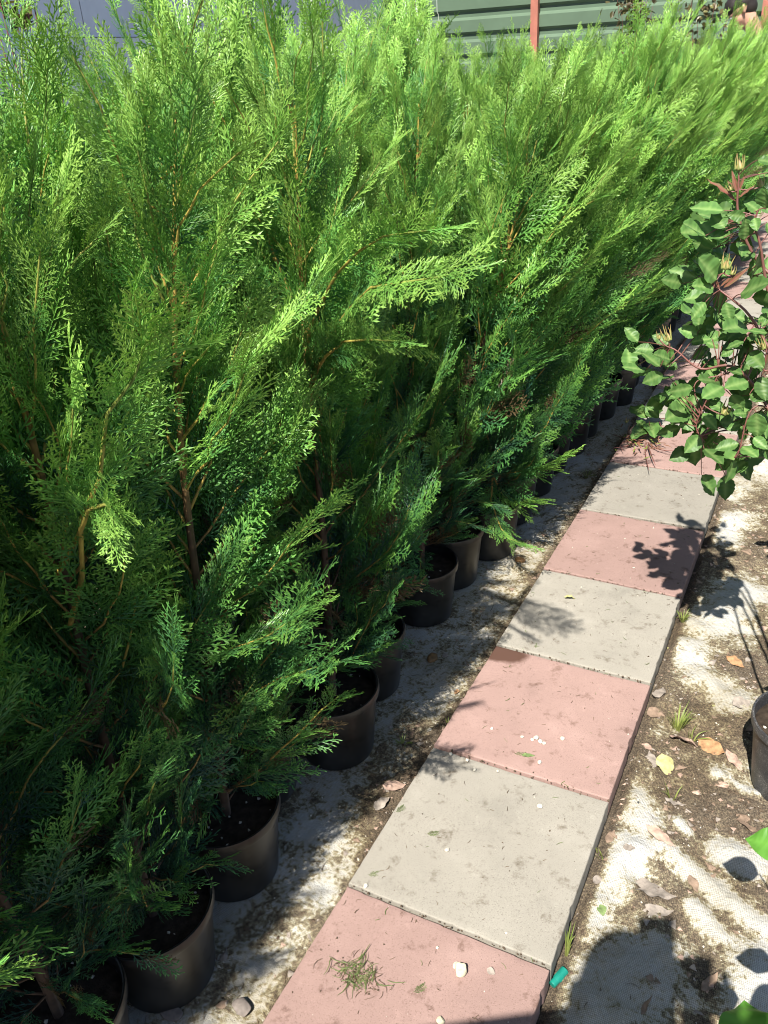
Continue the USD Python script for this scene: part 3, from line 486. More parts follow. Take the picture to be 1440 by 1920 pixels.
LV = [(1238,688,1202,659),(1257,675,1225,662),(1244,701,1203,719),(1228,656,1189,652),(1300,726,1252,738),(1302,740,1299,788),(1356,724,1316,746),(1349,715,1308,711),(1286,765,1251,785),(1403,715,1358,726),(1269,746,1238,736),
      (1349,810,1316,839),(1386,831,1339,842),(1314,816,1283,850),(1379,861,1362,907),(1320,841,1357,872),(1391,837,1422,856),(1418,773,1421,822),(1389,795,1362,806),(1360,693,1339,676),(1394,702,1360,690),(1399,610,1354,618),(1388,622,1345,634),
      (1440,625,1398,618),(1335,635,1294,641),(1322,640,1350,652),(1308,628,1272,616),(1318,785,1272,800),(1316,775,1348,806),(1427,706,1436,752),(1425,770,1440,822),(1358,395,1291,389),(1323,442,1278,417),(1338,446,1312,414),(1360,428,1333,400),(1398,407,1362,402),
      (1344,525,1309,480),(1358,446,1324,440),(1388,552,1440,524),(1408,520,1432,474),(1338,540,1299,533),(1338,554,1279,559),(1323,566,1295,600),(1312,573,1309,620),(1396,450,1399,408),(1388,452,1393,480),(1436,392,1431,350),(1410,558,1460,566),(1360,566,1371,606),
      (1414,408,1420,434),(1420,300,1455,305),(1395,640,1360,652),(1405,660,1432,690),(1370,740,1395,770),(1330,752,1360,770),(1405,740,1440,748),(1376,655,1350,668),(1420,600,1450,590),(1412,820,1440,842),(1400,775,1375,775)]
groups = {}
for i, (bx, by, tx, ty) in enumerate(LV):
    y = YS+rg.normal(0, .028)+(.03 if i in (13, 15, 27, 28, 10, 33) else 0); b_, t_ = R_(bx, by, y), R_(tx, ty, y+rg.normal(-.02, .02))
    j = np.argmin(np.linalg.norm(CP_-b_, axis=1)); k = int(j)//3
    if k not in groups:
        mb = MB(); groups[k] = (mb, []); 
    P = bez(CP_[j], (CP_[j]+b_)/2+[0, 0, .006], b_, 5); v, f = tube(P, np.linspace(.0013, .0009, 5), 5, False); groups[k][0].add(v, f, .75); groups[k][1].append((b_, t_))
view = nrm(np.array([.15, -.75, .65]))
for i in range(150):
    bx, by, tx, ty = LV[i % len(LV)]; y = YS+rg.uniform(.05, .16); ox, oy = rg.normal(8, 22), rg.normal(6, 22); a_ = rg.uniform(-.9, .9); dx, dy = (tx-bx)*math.cos(a_)-(ty-by)*math.sin(a_), (tx-bx)*math.sin(a_)+(ty-by)*math.cos(a_)
    b_, t_ = R_(bx+ox, by+oy, y), R_(bx+ox+dx, by+oy+dy, y+rg.normal(-.01, .03)); j = np.argmin(np.linalg.norm(CP_-b_, axis=1)); k = int(j)//3
    if k not in groups: groups[k] = (MB(), [])
    P = bez(CP_[j], (CP_[j]+b_)/2+[0, 0, .006], b_, 5); v, f = tube(P, np.linspace(.0013, .0009, 5), 5, False); groups[k][0].add(v, f, .75); groups[k][1].append((b_, t_))
for k in sorted(groups):
    mb, ls = groups[k]; lf = mb.build('leaf', M['rose_cane'], rose, smooth=True)
    for b_, t_ in ls:
        L = np.linalg.norm(t_-b_); put_leaf('leaflet', b_, t_-b_, nrm(view+rg.normal(0, .38, 3)+[0, 0, .25]), L*1.0, L*rg.uniform(.56, .70), M['rose_leaf'], lf, rg, fold=rg.uniform(.08, .35), curl=rg.uniform(.0, .25), seg=14)
for px, py, dx, dy, y, s in ((1254, 632, -6, -30, YS, .0115), (1236, 628, -2, -24, YS, .006), (1360, 498, 4, -30, YS, .0115), (1373, 508, 6, -24, YS, .0065), (1386, 312, 2, -30, .85, .011), (1427, 342, 0, -22, .86, .008), (1358, 770, 12, -40, YS, .0115), (1431, 648, -4, -20, YS, .010), (1370, 350, -8, -30, .85, .006)):
    p = R_(px, py+8, y); q = R_(px+dx, py+8+dy, y); j = np.argmin(np.linalg.norm(CP_-p, axis=1)); cane(rose, [CP_[j], (CP_[j]+p)/2+[0, 0, -.003], p], .0015, .0014, .6, .9); bud(rose, p, q-p, s, rg)
for px, py, tx, ty, y in ((1384, 365, 1366, 335, .85), (1384, 360, 1398, 325, .85), (1384, 372, 1415, 345, .85), (1382, 380, 1330, 330, .86), (1346, 541, 1322, 520, YS), (1350, 541, 1332, 512, YS), (1350, 538, 1375, 515, YS), (1355, 541, 1405, 500, YS), (1384, 368, 1372, 318, .85), (1432, 690, 1415, 668, YS), (1432, 690, 1442, 655, YS)):
    b_, t_ = R_(px, py, y), R_(tx, ty, y); put_leaf('young_leaf', b_, t_-b_, view+rg.normal(0, .4, 3), np.linalg.norm(t_-b_), np.linalg.norm(t_-b_)*.17, M['red_leaf'], rose, rg, seg=7)
def bushy(t, rng, base, n_cane, spread, h, nleaf, lim):
    for k in range(n_cane):
        a = rng.uniform(0, 6.28); tip = np.array([math.cos(a)*spread*rng.uniform(.4, 1), math.sin(a)*spread*rng.uniform(.4, 1), h*rng.uniform(.75, 1.1)])
        if not lim(tip): tip[0] = abs(tip[0])
        Q = cane(t, [base+rng.normal(0, .015, 3)*[1, 1, 0], base+(tip-base)*[.3, .3, .5], tip], .004, .0018)
        for j in range(nleaf):
            i = int(rng.uniform(.3, 1)*(len(Q)-1)); a = rng.uniform(0, 6.28); d = np.array([math.cos(a), math.sin(a), rng.uniform(-.1, .5)])
            if lim(Q[i]+d*.15): compound(t, Q[i], d, np.array([0, -.2, 1.])+rng.normal(0, .2, 3), rng.uniform(.07, .11), rng)
        if rng.uniform() < .6: bud(t, Q[-1], Q[-1]-Q[-2], .011, rng)
proj = lambda p: (720+FPX*((p-CP)@CR)/((p-CP)@CF), 960-FPX*((p-CP)@CU)/((p-CP)@CF))
lim1 = lambda p: proj(p+RB)[0] > 1475
for k in range(9):
    a = rg.uniform(.3, 1.7); tip = np.array([.05+.20*math.cos(a), .02+.22*math.sin(a), rg.uniform(.45, .85)]); Q = cane(rose, [base, base+(tip-base)*[.3, .3, .5], tip], .004, .0018)
    for j in range(9):
        i = int(rg.uniform(.3, 1)*(len(Q)-1)); a = rg.uniform(0, 6.28); d = np.array([math.cos(a), math.sin(a), rg.uniform(-.1, .5)])
        if lim1(Q[i]+d*.13): compound(rose, Q[i], d, np.array([0, -.2, 1.])+rg.normal(0, .2, 3), rg.uniform(.07, .11), rg)
for nm, (x, y), s, lab in (('potted_rose', (.90, 1.42), 31, 'rose bush in a dark pot at the right edge, behind the speckled pot'), ('potted_rose', (.93, 2.2), 32, 'leafy rose bush outside the right edge, farthest along the path')):
    rr = np.random.default_rng(s); bb = np.array([x, y, GZ]); t = thing(nm, lab, 'rose bush', bb); rose_pot(t, rr, 'pot'); bushy(t, rr, base, 9, .26, .72, 7, lambda p: proj(p+bb)[0] > 1425)
# broad-leaved plant by the photographer
rb = np.random.default_rng(12); BB = np.array([1.02, -.18, GZ]); bl = thing('broad_leaved_plant', 'plant with smooth bright green leaves reaching in at the lower right edge', 'plant', BB); rose_pot(bl, rb, 'pot')
def bleaf(p, d, n, L, W, stem): put_leaf('leaf', p, d, n, L, W, M['broad_leaf'], bl, rb, serr=0, seg=16, fold=.12, curl=.25); cane(bl, [base, (base+p)/2+[0, 0, .08], p], .0035, .0018, 0, .3)
q = lambda px, py, z: at_z(px, py, z)-BB
bleaf(q(1500, 1595, .42), q(1402, 1572, .40)-q(1500, 1595, .42), [-.1, -.5, .8], .085, .055, 0); bleaf(q(1415, 1990, .46), q(1400, 1900, .44)-q(1415, 1990, .46), [-.1, -.4, .9], .11, .075, 0)
for k in range(20):
    a = rb.uniform(0, 6.28); p = np.array([.04+.20*math.cos(a), .05+.22*math.sin(a), rb.uniform(.30, .62)]); 
    if proj(p+BB)[0] > 1560 or proj(p+BB)[1] > 2120: bleaf(p, np.array([math.cos(a), math.sin(a), rb.uniform(-.2, .4)]), [0, -.2, 1], rb.uniform(.07, .11), rb.uniform(.05, .07), 0)
# cut rose shoot lying on the path edge
rw = np.random.default_rng(44); WB = np.array([*at_z(1205, 812, 0)[:2], .0]); w = thing('wilted_rose_cutting', 'wilted rose cutting with reddish stems and a few green leaves on the path edge', 'cut shoot', WB)
qw = lambda px, py, z: at_z(px, py, z)-WB
cane(w, [qw(1150, 815, .01), qw(1185, 822, .015), qw(1212, 815, .03), qw(1217, 790, .06)], .002, .0012)
for pts in (((1205, 825), (1180, 835), (1150, 840)), ((1212, 830), (1210, 850), (1217, 882)), ((1215, 830), (1235, 842), (1262, 845)), ((1215, 835), (1222, 855), (1229, 872)), ((1212, 815), (1195, 800), (1200, 775)), ((1220, 822), (1240, 815), (1236, 790)), ((1190, 825), (1178, 812), (1182, 795)), ((1185, 828), (1165, 832), (1168, 845))):
    cane(w, [qw(*p_, rw.uniform(.006, .035)) for p_ in pts], .0032, .0012, .3, 1)
for bx, by, tx, ty, z in ((1215, 785, 1180, 755, .07), (1218, 785, 1232, 752, .08), (1217, 792, 1228, 815, .05), (1212, 800, 1185, 818, .04), (1228, 812, 1250, 800, .04), (1210, 800, 1192, 785, .05)):
    b_, t_ = qw(bx, by, z), qw(tx, ty, z+.01); put_leaf('leaf', b_, t_-b_, [.1, -.5, .8], np.linalg.norm(t_-b_), np.linalg.norm(t_-b_)*.42, M['rose_leaf'], w, rw)
for k in range(70):
    p = qw(rw.normal(1203, 22), rw.normal(828, 13), rw.uniform(.004, .04)); d = rw.normal(0, 1, 3); d[2] = abs(d[2])*.3; put_leaf('withered_sepal', p, d, [0, -.3, 1], rw.uniform(.018, .045), .0055, M['red_leaf'] if k % 3 else M['grass'], w, rw, seg=6)
for px, py in ((1212, 812), (1174, 793)): bud(w, qw(px, py, .03), np.array([.1, .2, 1]), .009, rw)
# ------------------------------------------------------------------ shrubs far behind
def shrub(px, py, y, h, w_, n, lab, seed):
    r = np.random.default_rng(seed); c = at_y(px, py, y); t = thing('bronze_shrub', lab, 'shrub', (c[0], y, -.1)); H = c[2]+.1
    for k in range(6):
        a = k*1.05; cane(t, [(0, 0, 0), (.03*math.cos(a), .03*math.sin(a), H*.5), (w_*math.cos(a), w_*math.sin(a), H+h*r.uniform(-.3, .3))], .006, .002)
    mb = MB()
    for k in range(n):
        v, f, t_, ve = leaf_mesh(r.uniform(.05, .08), .04, seg=5, serr=0, rng=r); d = r.normal(0, 1, 3); p = r.normal(0, 1, 3)*[w_*.6, w_*.6, h*.42]+[0, 0, H]; mb.add(p+v@basis(d, r.normal(0, .5, 3)+[0, -.4, 1]), f, np.full(len(v), r.uniform(0, 1)))
    mb.build('foliage', M['shrub_leaf'], t, smooth=True, kind='stuff')
shrub(1190, 15, 7.9, .35, .16, 150, 'small bronze-leaved shrub in front of the green fence, left one', 1)
shrub(1325, 0, 8.2, .6, .22, 260, 'bronze-leaved shrub against the green fence beside the bent head', 2)
shrub(15, 5, 1.3, .10, .08, 36, 'dark bronze-leaved shrub at the upper left corner before the wall', 3)
# ------------------------------------------------------------------ small things on the ground
def zc(x, y): return float(clothz(np.array([x]), np.array([y]))[0])
def gp(px, py):
    p = at_z(px, py, GZ); 
    for _ in range(3): p = at_z(px, py, zc(p[0], p[1]))
    return p
def stone(px, py, s, mt, lab, seed, on=GZ, flat=.7, name='stone'):
    r = np.random.default_rng(seed); m_ = trimesh.creation.icosphere(3); v = np.array(m_.vertices)
    for _ in range(9):
        d = nrm(r.normal(0, 1, 3)); h = v@d; c = r.uniform(.62, .85); v -= np.maximum(h-c, 0)[:, None]*d*.9
    v *= 1+.16*(meshkit.fbm(v*2.6+seed, 3, seed)-.5)[:, None]
    v *= np.array(s)*[1, 1, flat]; p = gp(px, py) if on == GZ else at_z(px, py, on)
    v[:, 2] -= v[:, 2].min()*.8; obj(name, (v+p, m_.faces), mt, smooth=28, label=lab, cat='stone')
stone(864, 1822, (.0135, .016, .014), M['stone_pale'], 'pale angular stone on the lowest pink slab', 1, 0.0, .85)
stone(855, 1812, (.006, .008, .006), M['perlite'], 'small white crumb touching the pale angular stone', 2, 0.0, .6)
stone(812, 1235, (.016, .026, .012), M['stone_brown'], 'wet brown stone on the cloth between pots and stained slab', 3)
stone(974, 1052, (.022, .014, .011), M['stone_brown'], 'dark brown lump on the cloth beside the second pink slab', 4)
stone(455, 1893, (.022, .019, .018), M['stone_grey'], 'grey rough stone by the lower left corner of the path', 5)
stone(322, 1900, (.026, .017, .012), M['stone_grey'], 'dark stone at the foot of the large lower left pot', 6)
stone(1012, 1513, (.0068, .0072, .006), M['perlite'], 'white pebble on the near grey slab', 7, 0.0, .8)
stone(826, 1915, (.008, .008, .006), M['stone_pale'], 'small pebble in the shadow at the bottom edge', 8, 0.0, .7)
CL = ['leftmost white crumb of the cluster on the stained pink slab', 'largest white crumb of the cluster on the stained pink slab', 'white crumb just below the middle of the cluster', 'white crumb at the top of the cluster', 'white crumb at the right end of the cluster', 'round crumb inside a dark ring on the stained slab', 'lone white crumb near the front joint of the stained slab', 'white crumb on the joint left of the conifer scrap', 'white crumb just past the first joint crumb', 'small crumb below the conifer scrap near the joint', 'white crumb at the far left corner of the near grey slab', 'white crumb left of centre on the near grey slab', 'white crumb at the far left corner of the lowest pink slab', 'white crumb left of the cluster on the stained slab', 'small white crumb near the middle of the lowest joint', 'small white crumb right of the middle of the lowest joint', 'small white crumb on the near grey slab by its right corner', 'tiny white crumb near the right edge of the second grey slab', 'tiny white crumb on the second pink slab']
for i, (px, py, s) in enumerate(((979, 1383, .0045), (1005, 1385, .007), (1013, 1392, .0058), (998, 1388, .005), (1020, 1395, .0048), (1055, 1386, .0065), (1012, 1431, .0055), (876, 1427, .0052), (889, 1444, .0048), (933, 1447, .0035), (845, 1415, .0045), (838, 1595, .0055), (686, 1663, .0055), (922, 1367, .004), (820, 1778, .003), (949, 1750, .003), (1196, 1500, .003), (1188, 1065, .0035), (1090, 1102, .003))):
    stone(px, py, (s, s*1.05, s), M['perlite'], CL[i], 20+i, 0.0, .8, name='perlite_crumb')
for i in range(19):
    p = stage.GetPrimAtPath('/World/perlite_crumb'+('' if i == 0 else '_%03d' % i)); p.SetCustomDataByKey('group', 'white perlite crumbs on the slabs'); p.SetCustomDataByKey('category', 'crumb')
def dleaf(px, py, L, W, ang, colr, lab, on=None, tilt=.25, seed=0, **k):
    r = np.random.default_rng(seed+900); p = gp(px, py) if on is None else at_z(px, py, on); a = math.radians(ang)
    v, f, t, ve = leaf_mesh(L, W, fold=r.uniform(-.25, .3), curl=r.uniform(-.35, .5), serr=.02, seg=14, rng=r, **k); v[:, 0] -= L/2
    v[:, 2] += (n2(v[:, 0], v[:, 1], 45, seed, 3)-.5)*.02; v = v@basis(np.array([math.cos(a), math.sin(a), r.normal(0, tilt*.4)]), np.array([r.normal(0, tilt), r.normal(0, tilt), 1.]))
    v[:, 2] -= np.percentile(v[:, 2], 12)-.001; obj('dead_leaf', (v+p, f), DEAD[colr], smooth=True, label=lab, cat='dead leaf')
DL = [(1333, 1403, .075, .045, -20, 'orange', 'orange-brown dead leaf left of the speckled pot'), (1283, 1392, .08, .042, 10, 'pink', 'curled pinkish dead leaf below the grass tuft'), (1247, 1440, .062, .045, -60, 'yellow', 'dull yellow dead leaf with a grey corner'),
      (1222, 1425, .06, .022, 115, 'grey', 'narrow grey dead leaf beside the yellow one'), (1236, 1300, .055, .036, 80, 'grey', 'grey flat dead leaf by the far end of the stained slab'), (1228, 1338, .05, .036, 50, 'brown', 'crumpled brown leaf left of the grass tuft'),
      (1376, 1428, .075, .026, -50, 'pink', 'pinkish folded leaf touching the speckled pot'), (1390, 1320, .055, .042, 40, 'grey', 'grey leaf behind the rim of the speckled pot'), (1378, 1243, .06, .03, -25, 'orange', 'orange leaf half in rose shade'),
      (1222, 1672, .10, .05, 5, 'grey', 'large grey-brown dead leaf on the white cloth'), (1238, 1573, .075, .025, -15, 'pink', 'long pale brown leaf across the cloth fold'), (1228, 1710, .075, .03, 20, 'grey', 'torn grey leaf above the head shadow'),
      (1128, 1708, .025, .02, -60, 'green', 'small greenish leaf scrap near the grey slab edge'), (1400, 1545, .07, .035, -40, 'brown', 'brown leaf at the right edge below the speckled pot'), (1213, 1402, .035, .02, -30, 'pink', 'small reddish dead leaf by the slab edge'),
      (1145, 1570, .04, .02, 80, 'brown', 'brown scrap in the dirt along the grey slab'), (1300, 1660, .04, .022, -50, 'brown', 'dark leaf scrap on the long cloth fold'), (1265, 1505, .05, .02, 0, 'grey', 'pale grey leaf above the cloth fold'),
      (738, 1475, .06, .04, 30, 'pink', 'pinkish dead leaf on the strip left of the near grey slab'), (858, 1297, .03, .014, 80, 'orange', 'small orange leaf left of the stained slab'), (715, 1510, .05, .03, 60, 'grey', 'pale leaf on the strip below the pinkish one'),
      (1330, 1845, .05, .02, 60, 'brown', 'dark twig-like leaf in the head shadow'), (1205, 1895, .06, .012, 60, 'brown', 'dark stick-like leaf at the bottom edge'), (1225, 1840, .03, .02, 10, 'brown', 'dark crumpled leaf inside the head shadow'),
      (1180, 1590, .03, .02, 20, 'grey', 'grey leaf crumb on white cloth by the near grey slab'), (1120, 1650, .03, .018, 75, 'grey', 'grey leaf in the gap beside the near grey slab')]
for i, d in enumerate(DL): dleaf(*d, seed=i)
dleaf(1068, 1122, .036, .015, 20, 'yellow', 'yellow-green curled leaf on the second grey slab', on=.002, seed=40)
dleaf(920, 1823, .018, .013, -10, 'grey', 'grey chip of leaf on the lowest pink slab', on=.001, seed=41)
dleaf(990, 1417, .035, .012, 25, 'green', 'withered conifer scrap on the stained pink slab', on=.001, seed=42)
dleaf(1254, 1216, .014, .01, 60, 'yellow', 'tiny yellow leaf at the slab edge beside rose shade', seed=43)
dleaf(1338, 1324, .01, .009, 0, 'yellow', 'tiny round yellow petal left of the speckled pot', seed=44)
def grass(px, py, n, h, spread, lab, seed, lean=(0, 0), base_r=.012):
    r = np.random.default_rng(seed); p = gp(px, py); t = thing('grass_tuft', lab, 'grass', p)
    for k in range(n):
        a = r.uniform(0, 6.28); o = np.array([math.cos(a), math.sin(a), 0]); b = o*base_r*r.uniform(0, 1); s = r.uniform(.5, 1.1)
        P = bez(b, b+o*spread*.25*s+[0, 0, h*.7*s], b+o*spread*s*r.uniform(.4, 1)+[lean[0], lean[1], h*s*r.uniform(.4, 1)], 6)
        sd = np.array([-math.sin(a), math.cos(a), .2])*.0016*np.array([1, 1, .9, .7, .45, .05])[:, None]; V = np.vstack([P-sd, P+sd]); i = np.arange(5)
        obj('blade', (V, np.vstack([np.stack([i, i+1, i+7], 1), np.stack([i, i+7, i+6], 1)])), M['grass'], t, smooth=True, prim={'tone': np.tile(np.linspace(0, 1, 6)*r.uniform(.5, 1), 2)})
grass(1270, 1368, 46, .065, .045, 'bright grass tuft among dead leaves on the right', 1, (0, .02)); grass(1280, 1165, 26, .04, .035, 'small dark grass tuft at the slab edge in rose shade', 2); grass(1063, 1790, 14, .075, .012, 'thin upright grass in the gap above the teal cap', 3, (.0, .02), .006)
grass(1262, 1500, 7, .035, .03, 'few grass blades in the soil right of the pink slab', 4); grass(1128, 1605, 7, .03, .025, 'few grass blades beside the near grey slab', 5); grass(1100, 895, 16, .025, .035, 'pale weed on the left edge of a far grey slab', 6)
grass(755, 1395, 16, .02, .03, 'mossy grass left of the stained slab', 7); grass(1300, 1390, 9, .04, .05, 'low flattened grass blades right of the bright tuft', 8, (.02, 0)); grass(840, 1360, 10, .018, .025, 'tiny grass sprouts left of the stained slab', 9)
# teal cap
p = gp(1047, 1838); a = math.atan2(*(gp(1060, 1815)-gp(1035, 1852))[[1, 0]]); cap = thing('teal_plug', 'teal plastic plug lying beside the lowest pink slab', 'plastic plug', p+[0, 0, .009], (0, PI/2-.08, a), .84)
v, f = lathe([(.0, -.024), (.008, -.024), (.0088, -.022), (.0088, -.011), (.0082, -.0105), (.0092, -.0095), (.0108, .022), (.0105, .0235), (.0095, .0235), (.0085, .01), (0, .01)], 28); obj('body', (v, f), M['teal'], cap, smooth=30)
for k in range(8): q_ = k*PI/4; obj('rib', box(.0098*1-.0015, .0105, -.0008, .0008, -.006, .021), M['teal'], cap) if k == 0 else obj('rib', ((lambda vv: vv@np.array([[math.cos(q_), math.sin(q_), 0], [-math.sin(q_), math.cos(q_), 0], [0, 0, 1]]))(box(.0083, .0105, -.0008, .0008, -.006, .021)[0]), box(0, 1, 0, 1, 0, 1)[1]), M['teal'], cap)
# clippings heap on the lowest slab
rc = np.random.default_rng(61); HB = at_z(668, 1828, 0); hp = thing('moss_clump', 'dry clump of moss and grass clippings on the lowest pink slab', 'clippings', HB)
def twigs(mb, r, X, Y, Z, lmin, lmax, w):
    for x, y, z in zip(X, Y, Z):
        a = r.uniform(0, 6.28); L = r.uniform(lmin, lmax); c = r.normal(0, .8); s = np.linspace(0, 1, 4); an = a+c*s
        P = np.array([x, y, z+w])+np.concatenate([[[0, 0, 0]], np.cumsum(np.stack([np.cos(an), np.sin(an), r.normal(0, .12, 4)], 1)[:3]*L/3, 0)]); P[:, 2] = np.maximum(P[:, 2], z+w*.5); mb.add(*tube(P, np.array([1, 1, .9, .5])*w*r.uniform(.5, 1.1), 4, False))
mb = MB(); n = 70; twigs(mb, rc, rc.normal(0, .022, n), rc.normal(0, .012, n), np.abs(rc.normal(0, .004, n)), .01, .04, .0008); mb.build('green_stalks', M['litter_green'], hp, kind='stuff', tone=False)
mb = MB(); n = 60; twigs(mb, rc, rc.normal(.005, .028, n), rc.normal(0, .014, n), np.abs(rc.normal(0, .003, n)), .006, .03, .0007); mb.build('dry_stalks', M['litter_brown'], hp, kind='stuff', tone=False)
mb = MB(); oc = trimesh.creation.icosahedron()
for k in range(130):
    s = rc.uniform(.0008, .0026); mb.add(oc.vertices*s*rc.uniform(.5, 1.2, 3)+[rc.normal(0, .026), rc.normal(0, .014), s*.5], oc.faces)
mb.build('soil_crumbs', M['crumb'], hp, kind='stuff', tone=False)
# litter that nobody could count
rl = np.random.default_rng(71)
mb = MB(); n = 420; X, Y = rl.uniform(.01, .44, n), np.concatenate([rl.uniform(-.5, 2.0, n*2//3), rl.uniform(2, 5, n-n*2//3)]); twigs(mb, rl, X, Y, np.zeros(n)+.0005, .003, .014, .0007); mb.build('slab_litter', M['litter_brown'], kind='stuff', tone=False, label='small dry conifer bits scattered over the paving slabs', cat='litter')
mb = MB(); n = 70; X, Y = rl.uniform(.01, .44, n), rl.uniform(-.5, 2.2, n); twigs(mb, rl, X, Y, np.zeros(n)+.0005, .005, .018, .0008); 
for px, py, a in ((742, 1522, 60), (800, 1562, 20), (690, 1640, 30), (1003, 1215, 80), (965, 1412, 10), (775, 1860, 50)):
    p = at_z(px, py, .002); place(mb, TEMPL[a % 10], p, np.array([math.cos(math.radians(a)), math.sin(math.radians(a)), .02]), np.array([.1, 0, 1.]), .24, 0, 0)
mb.build('green_clippings', M['litter_green'], kind='stuff', tone=False, label='green conifer clippings scattered over the paving slabs', cat='litter')
def crumbs(n, xr, yr, size, zoff, dens, mt, nm, lab, seed, flat=1.0):
    r = np.random.default_rng(seed); X, Y = r.uniform(*xr, n*4), r.uniform(*yr, n*4); d = dens(X, Y); k = r.uniform(0, 1, n*4) < d; X, Y = X[k][:n], Y[k][:n]; Z = clothz(X, Y) if zoff is None else np.full(len(X), zoff)
    mb = MB(); T = np.array([[1, 0, -.5], [-.5, .9, -.5], [-.5, -.9, -.5], [.1, .1, .7], [-.6, .1, .3]]); Fq = np.array([[0, 1, 3], [1, 4, 3], [4, 2, 3], [2, 0, 3], [1, 2, 4]]); N = len(X)
    S = size*np.exp(r.normal(0, .55, N))[:, None, None]*r.uniform(.5, 1.3, (N, 1, 3))*[1, 1, flat]; A = r.uniform(0, 6.28, N); Rm = np.zeros((N, 3, 3)); Rm[:, 0, 0] = np.cos(A); Rm[:, 0, 1] = np.sin(A); Rm[:, 1, 0] = -np.sin(A); Rm[:, 1, 1] = np.cos(A); Rm[:, 2, 2] = 1
    V = np.einsum('nij,njk->nik', T[None]*S+r.normal(0, size*.15, (N, 5, 3)), Rm)+np.stack([X, Y, Z+size*.25], 1)[:, None]
    mb.add(V.reshape(-1, 3), (Fq[None]+np.arange(N)[:, None, None]*5).reshape(-1, 3)); mb.build(nm, mt, kind='stuff', tone=False, label=lab, cat='crumbs')
DD = lambda X, Y: np.clip((dirt(X, Y)-.42)*2.2, 0, 1)*((X < 0) | (X > .455))
crumbs(9000, (.455, 1.05), (-.2, 2.2), .0022, None, DD, M['crumb'], 'soil_crumbs', 'dark soil crumbs over the cloth right of the path', 81)
crumbs(7000, (-.25, 0), (-.6, 3.2), .0020, None, DD, M['crumb'], 'soil_crumbs', 'dark soil crumbs over the cloth strip left of the path', 82)
crumbs(1500, (-.25, 1.0), (-.4, 2.2), .0016, None, lambda X, Y: .5*((X < 0) | (X > .455)), M['perlite'], 'pale_grit', 'pale grit scattered over the ground cloth', 83)
crumbs(380, (.01, .44), (-.5, 2.4), .0011, .0006, lambda X, Y: n2(X, Y, 9, 4)**2*1.6, M['crumb'], 'slab_crumbs', 'dark soil specks on the paving slabs', 84)
crumbs(160, (.01, .44), (-.5, 2.4), .0011, .0006, lambda X, Y: n2(X, Y, 9, 14)**2*1.6, M['perlite'], 'slab_grit', 'white grit specks on the paving slabs', 85)
for i, (c_, nn) in enumerate((('grey', 500), ('brown', 500), ('pink', 260))):
    crumbs(nn, (.455, 1.05), (-.2, 2.2), .0050, None, lambda X, Y: np.clip((dirt(X, Y)-.3)*1.6, 0, 1)*(X > .455), DEAD[c_], 'leaf_flakes', c_+' flakes of dry leaf strewn over the cloth right of the path', 90+i, .22)
    crumbs(nn//3, (-.25, 0), (-.4, 2.6), .0045, None, lambda X, Y: np.clip((dirt(X, Y)-.25)*1.4, 0, 1), DEAD[c_], 'leaf_flakes', c_+' flakes of dry leaf strewn over the cloth strip left of the path', 95+i, .22)
mb = MB(); r = rl; n = 900; X, Y = r.uniform(-.25, 1.0, n*3), r.uniform(-.5, 2.6, n*3); k = ((X < -.0) | (X > .46)) & (r.uniform(0, 1, n*3) < .25+dirt(X, Y)); X, Y = X[k][:n], Y[k][:n]; twigs(mb, r, X, Y, clothz(X, Y), .006, .035, .0008)
mb.build('dry_litter', M['litter_brown'], kind='stuff', tone=False, label='dry twig litter over the ground cloth on both sides', cat='litter')
mb = MB(); n = 60
for jy in range(-1, 8):
    X = r.uniform(0, .45, 40); Y = jy*.45+r.normal(0, .0025, 40)
    for x, y in zip(X, Y): s = r.uniform(.0012, .0032); mb.add(oc.vertices*s*r.uniform(.5, 1.2, 3)+[x, y, r.uniform(-.003, .0005)], oc.faces)
mb.build('joint_crumbs', M['crumb'], kind='stuff', tone=False, label='soil crumbs caught in the joints between slabs', cat='crumbs')

# ------------------------------------------------------------------ people
import manifold3d as mf
def sph(p, r): return mf.Manifold.sphere(float(r), 20).translate([float(x) for x in p])
def hullchain(bones, res=.02, it=8):
    out = None
    for a, ra, b_, rb_ in bones:
        h = mf.Manifold.batch_hull([sph(a, ra), sph(b_, rb_)]); out = h if out is None else out+h
    out = out.refine_to_length(res); mm = out.to_mesh(); tm = trimesh.Trimesh(np.array(mm.vert_properties[:, :3]), np.array(mm.tri_verts), process=True)
    trimesh.smoothing.filter_taubin(tm, iterations=it); return tm
def hand_bones(w, d, up, sc=1.0, curl=.5):
    d = nrm(d); s = nrm(np.cross(d, up)); n = np.cross(s, d); b = [(w, .024*sc, w+d*.05*sc, .026*sc)]
    for k, (o, L) in enumerate(((-.028, .07), (-.010, .08), (.010, .075), (.027, .058))):
        a = w+d*.075*sc+s*o*sc; b.append((w+d*.03*sc+s*o*.6*sc, .014*sc, a, .011*sc)); m_ = a+(d*math.cos(curl*.6)-n*math.sin(curl*.6))*L*.5*sc; e_ = m_+(d*math.cos(curl*1.6)-n*math.sin(curl*1.6))*L*.5*sc; b += [(a, .010*sc, m_, .009*sc), (m_, .009*sc, e_, .0075*sc)]
    a = w+d*.02*sc-s*.03*sc; m_ = a-s*.028*sc+d*.03*sc-n*.01; b += [(w, .018*sc, a, .014*sc), (a, .013*sc, m_, .011*sc), (m_, .011*sc, m_+d*.032*sc-n*.006, .009*sc)]
    return b
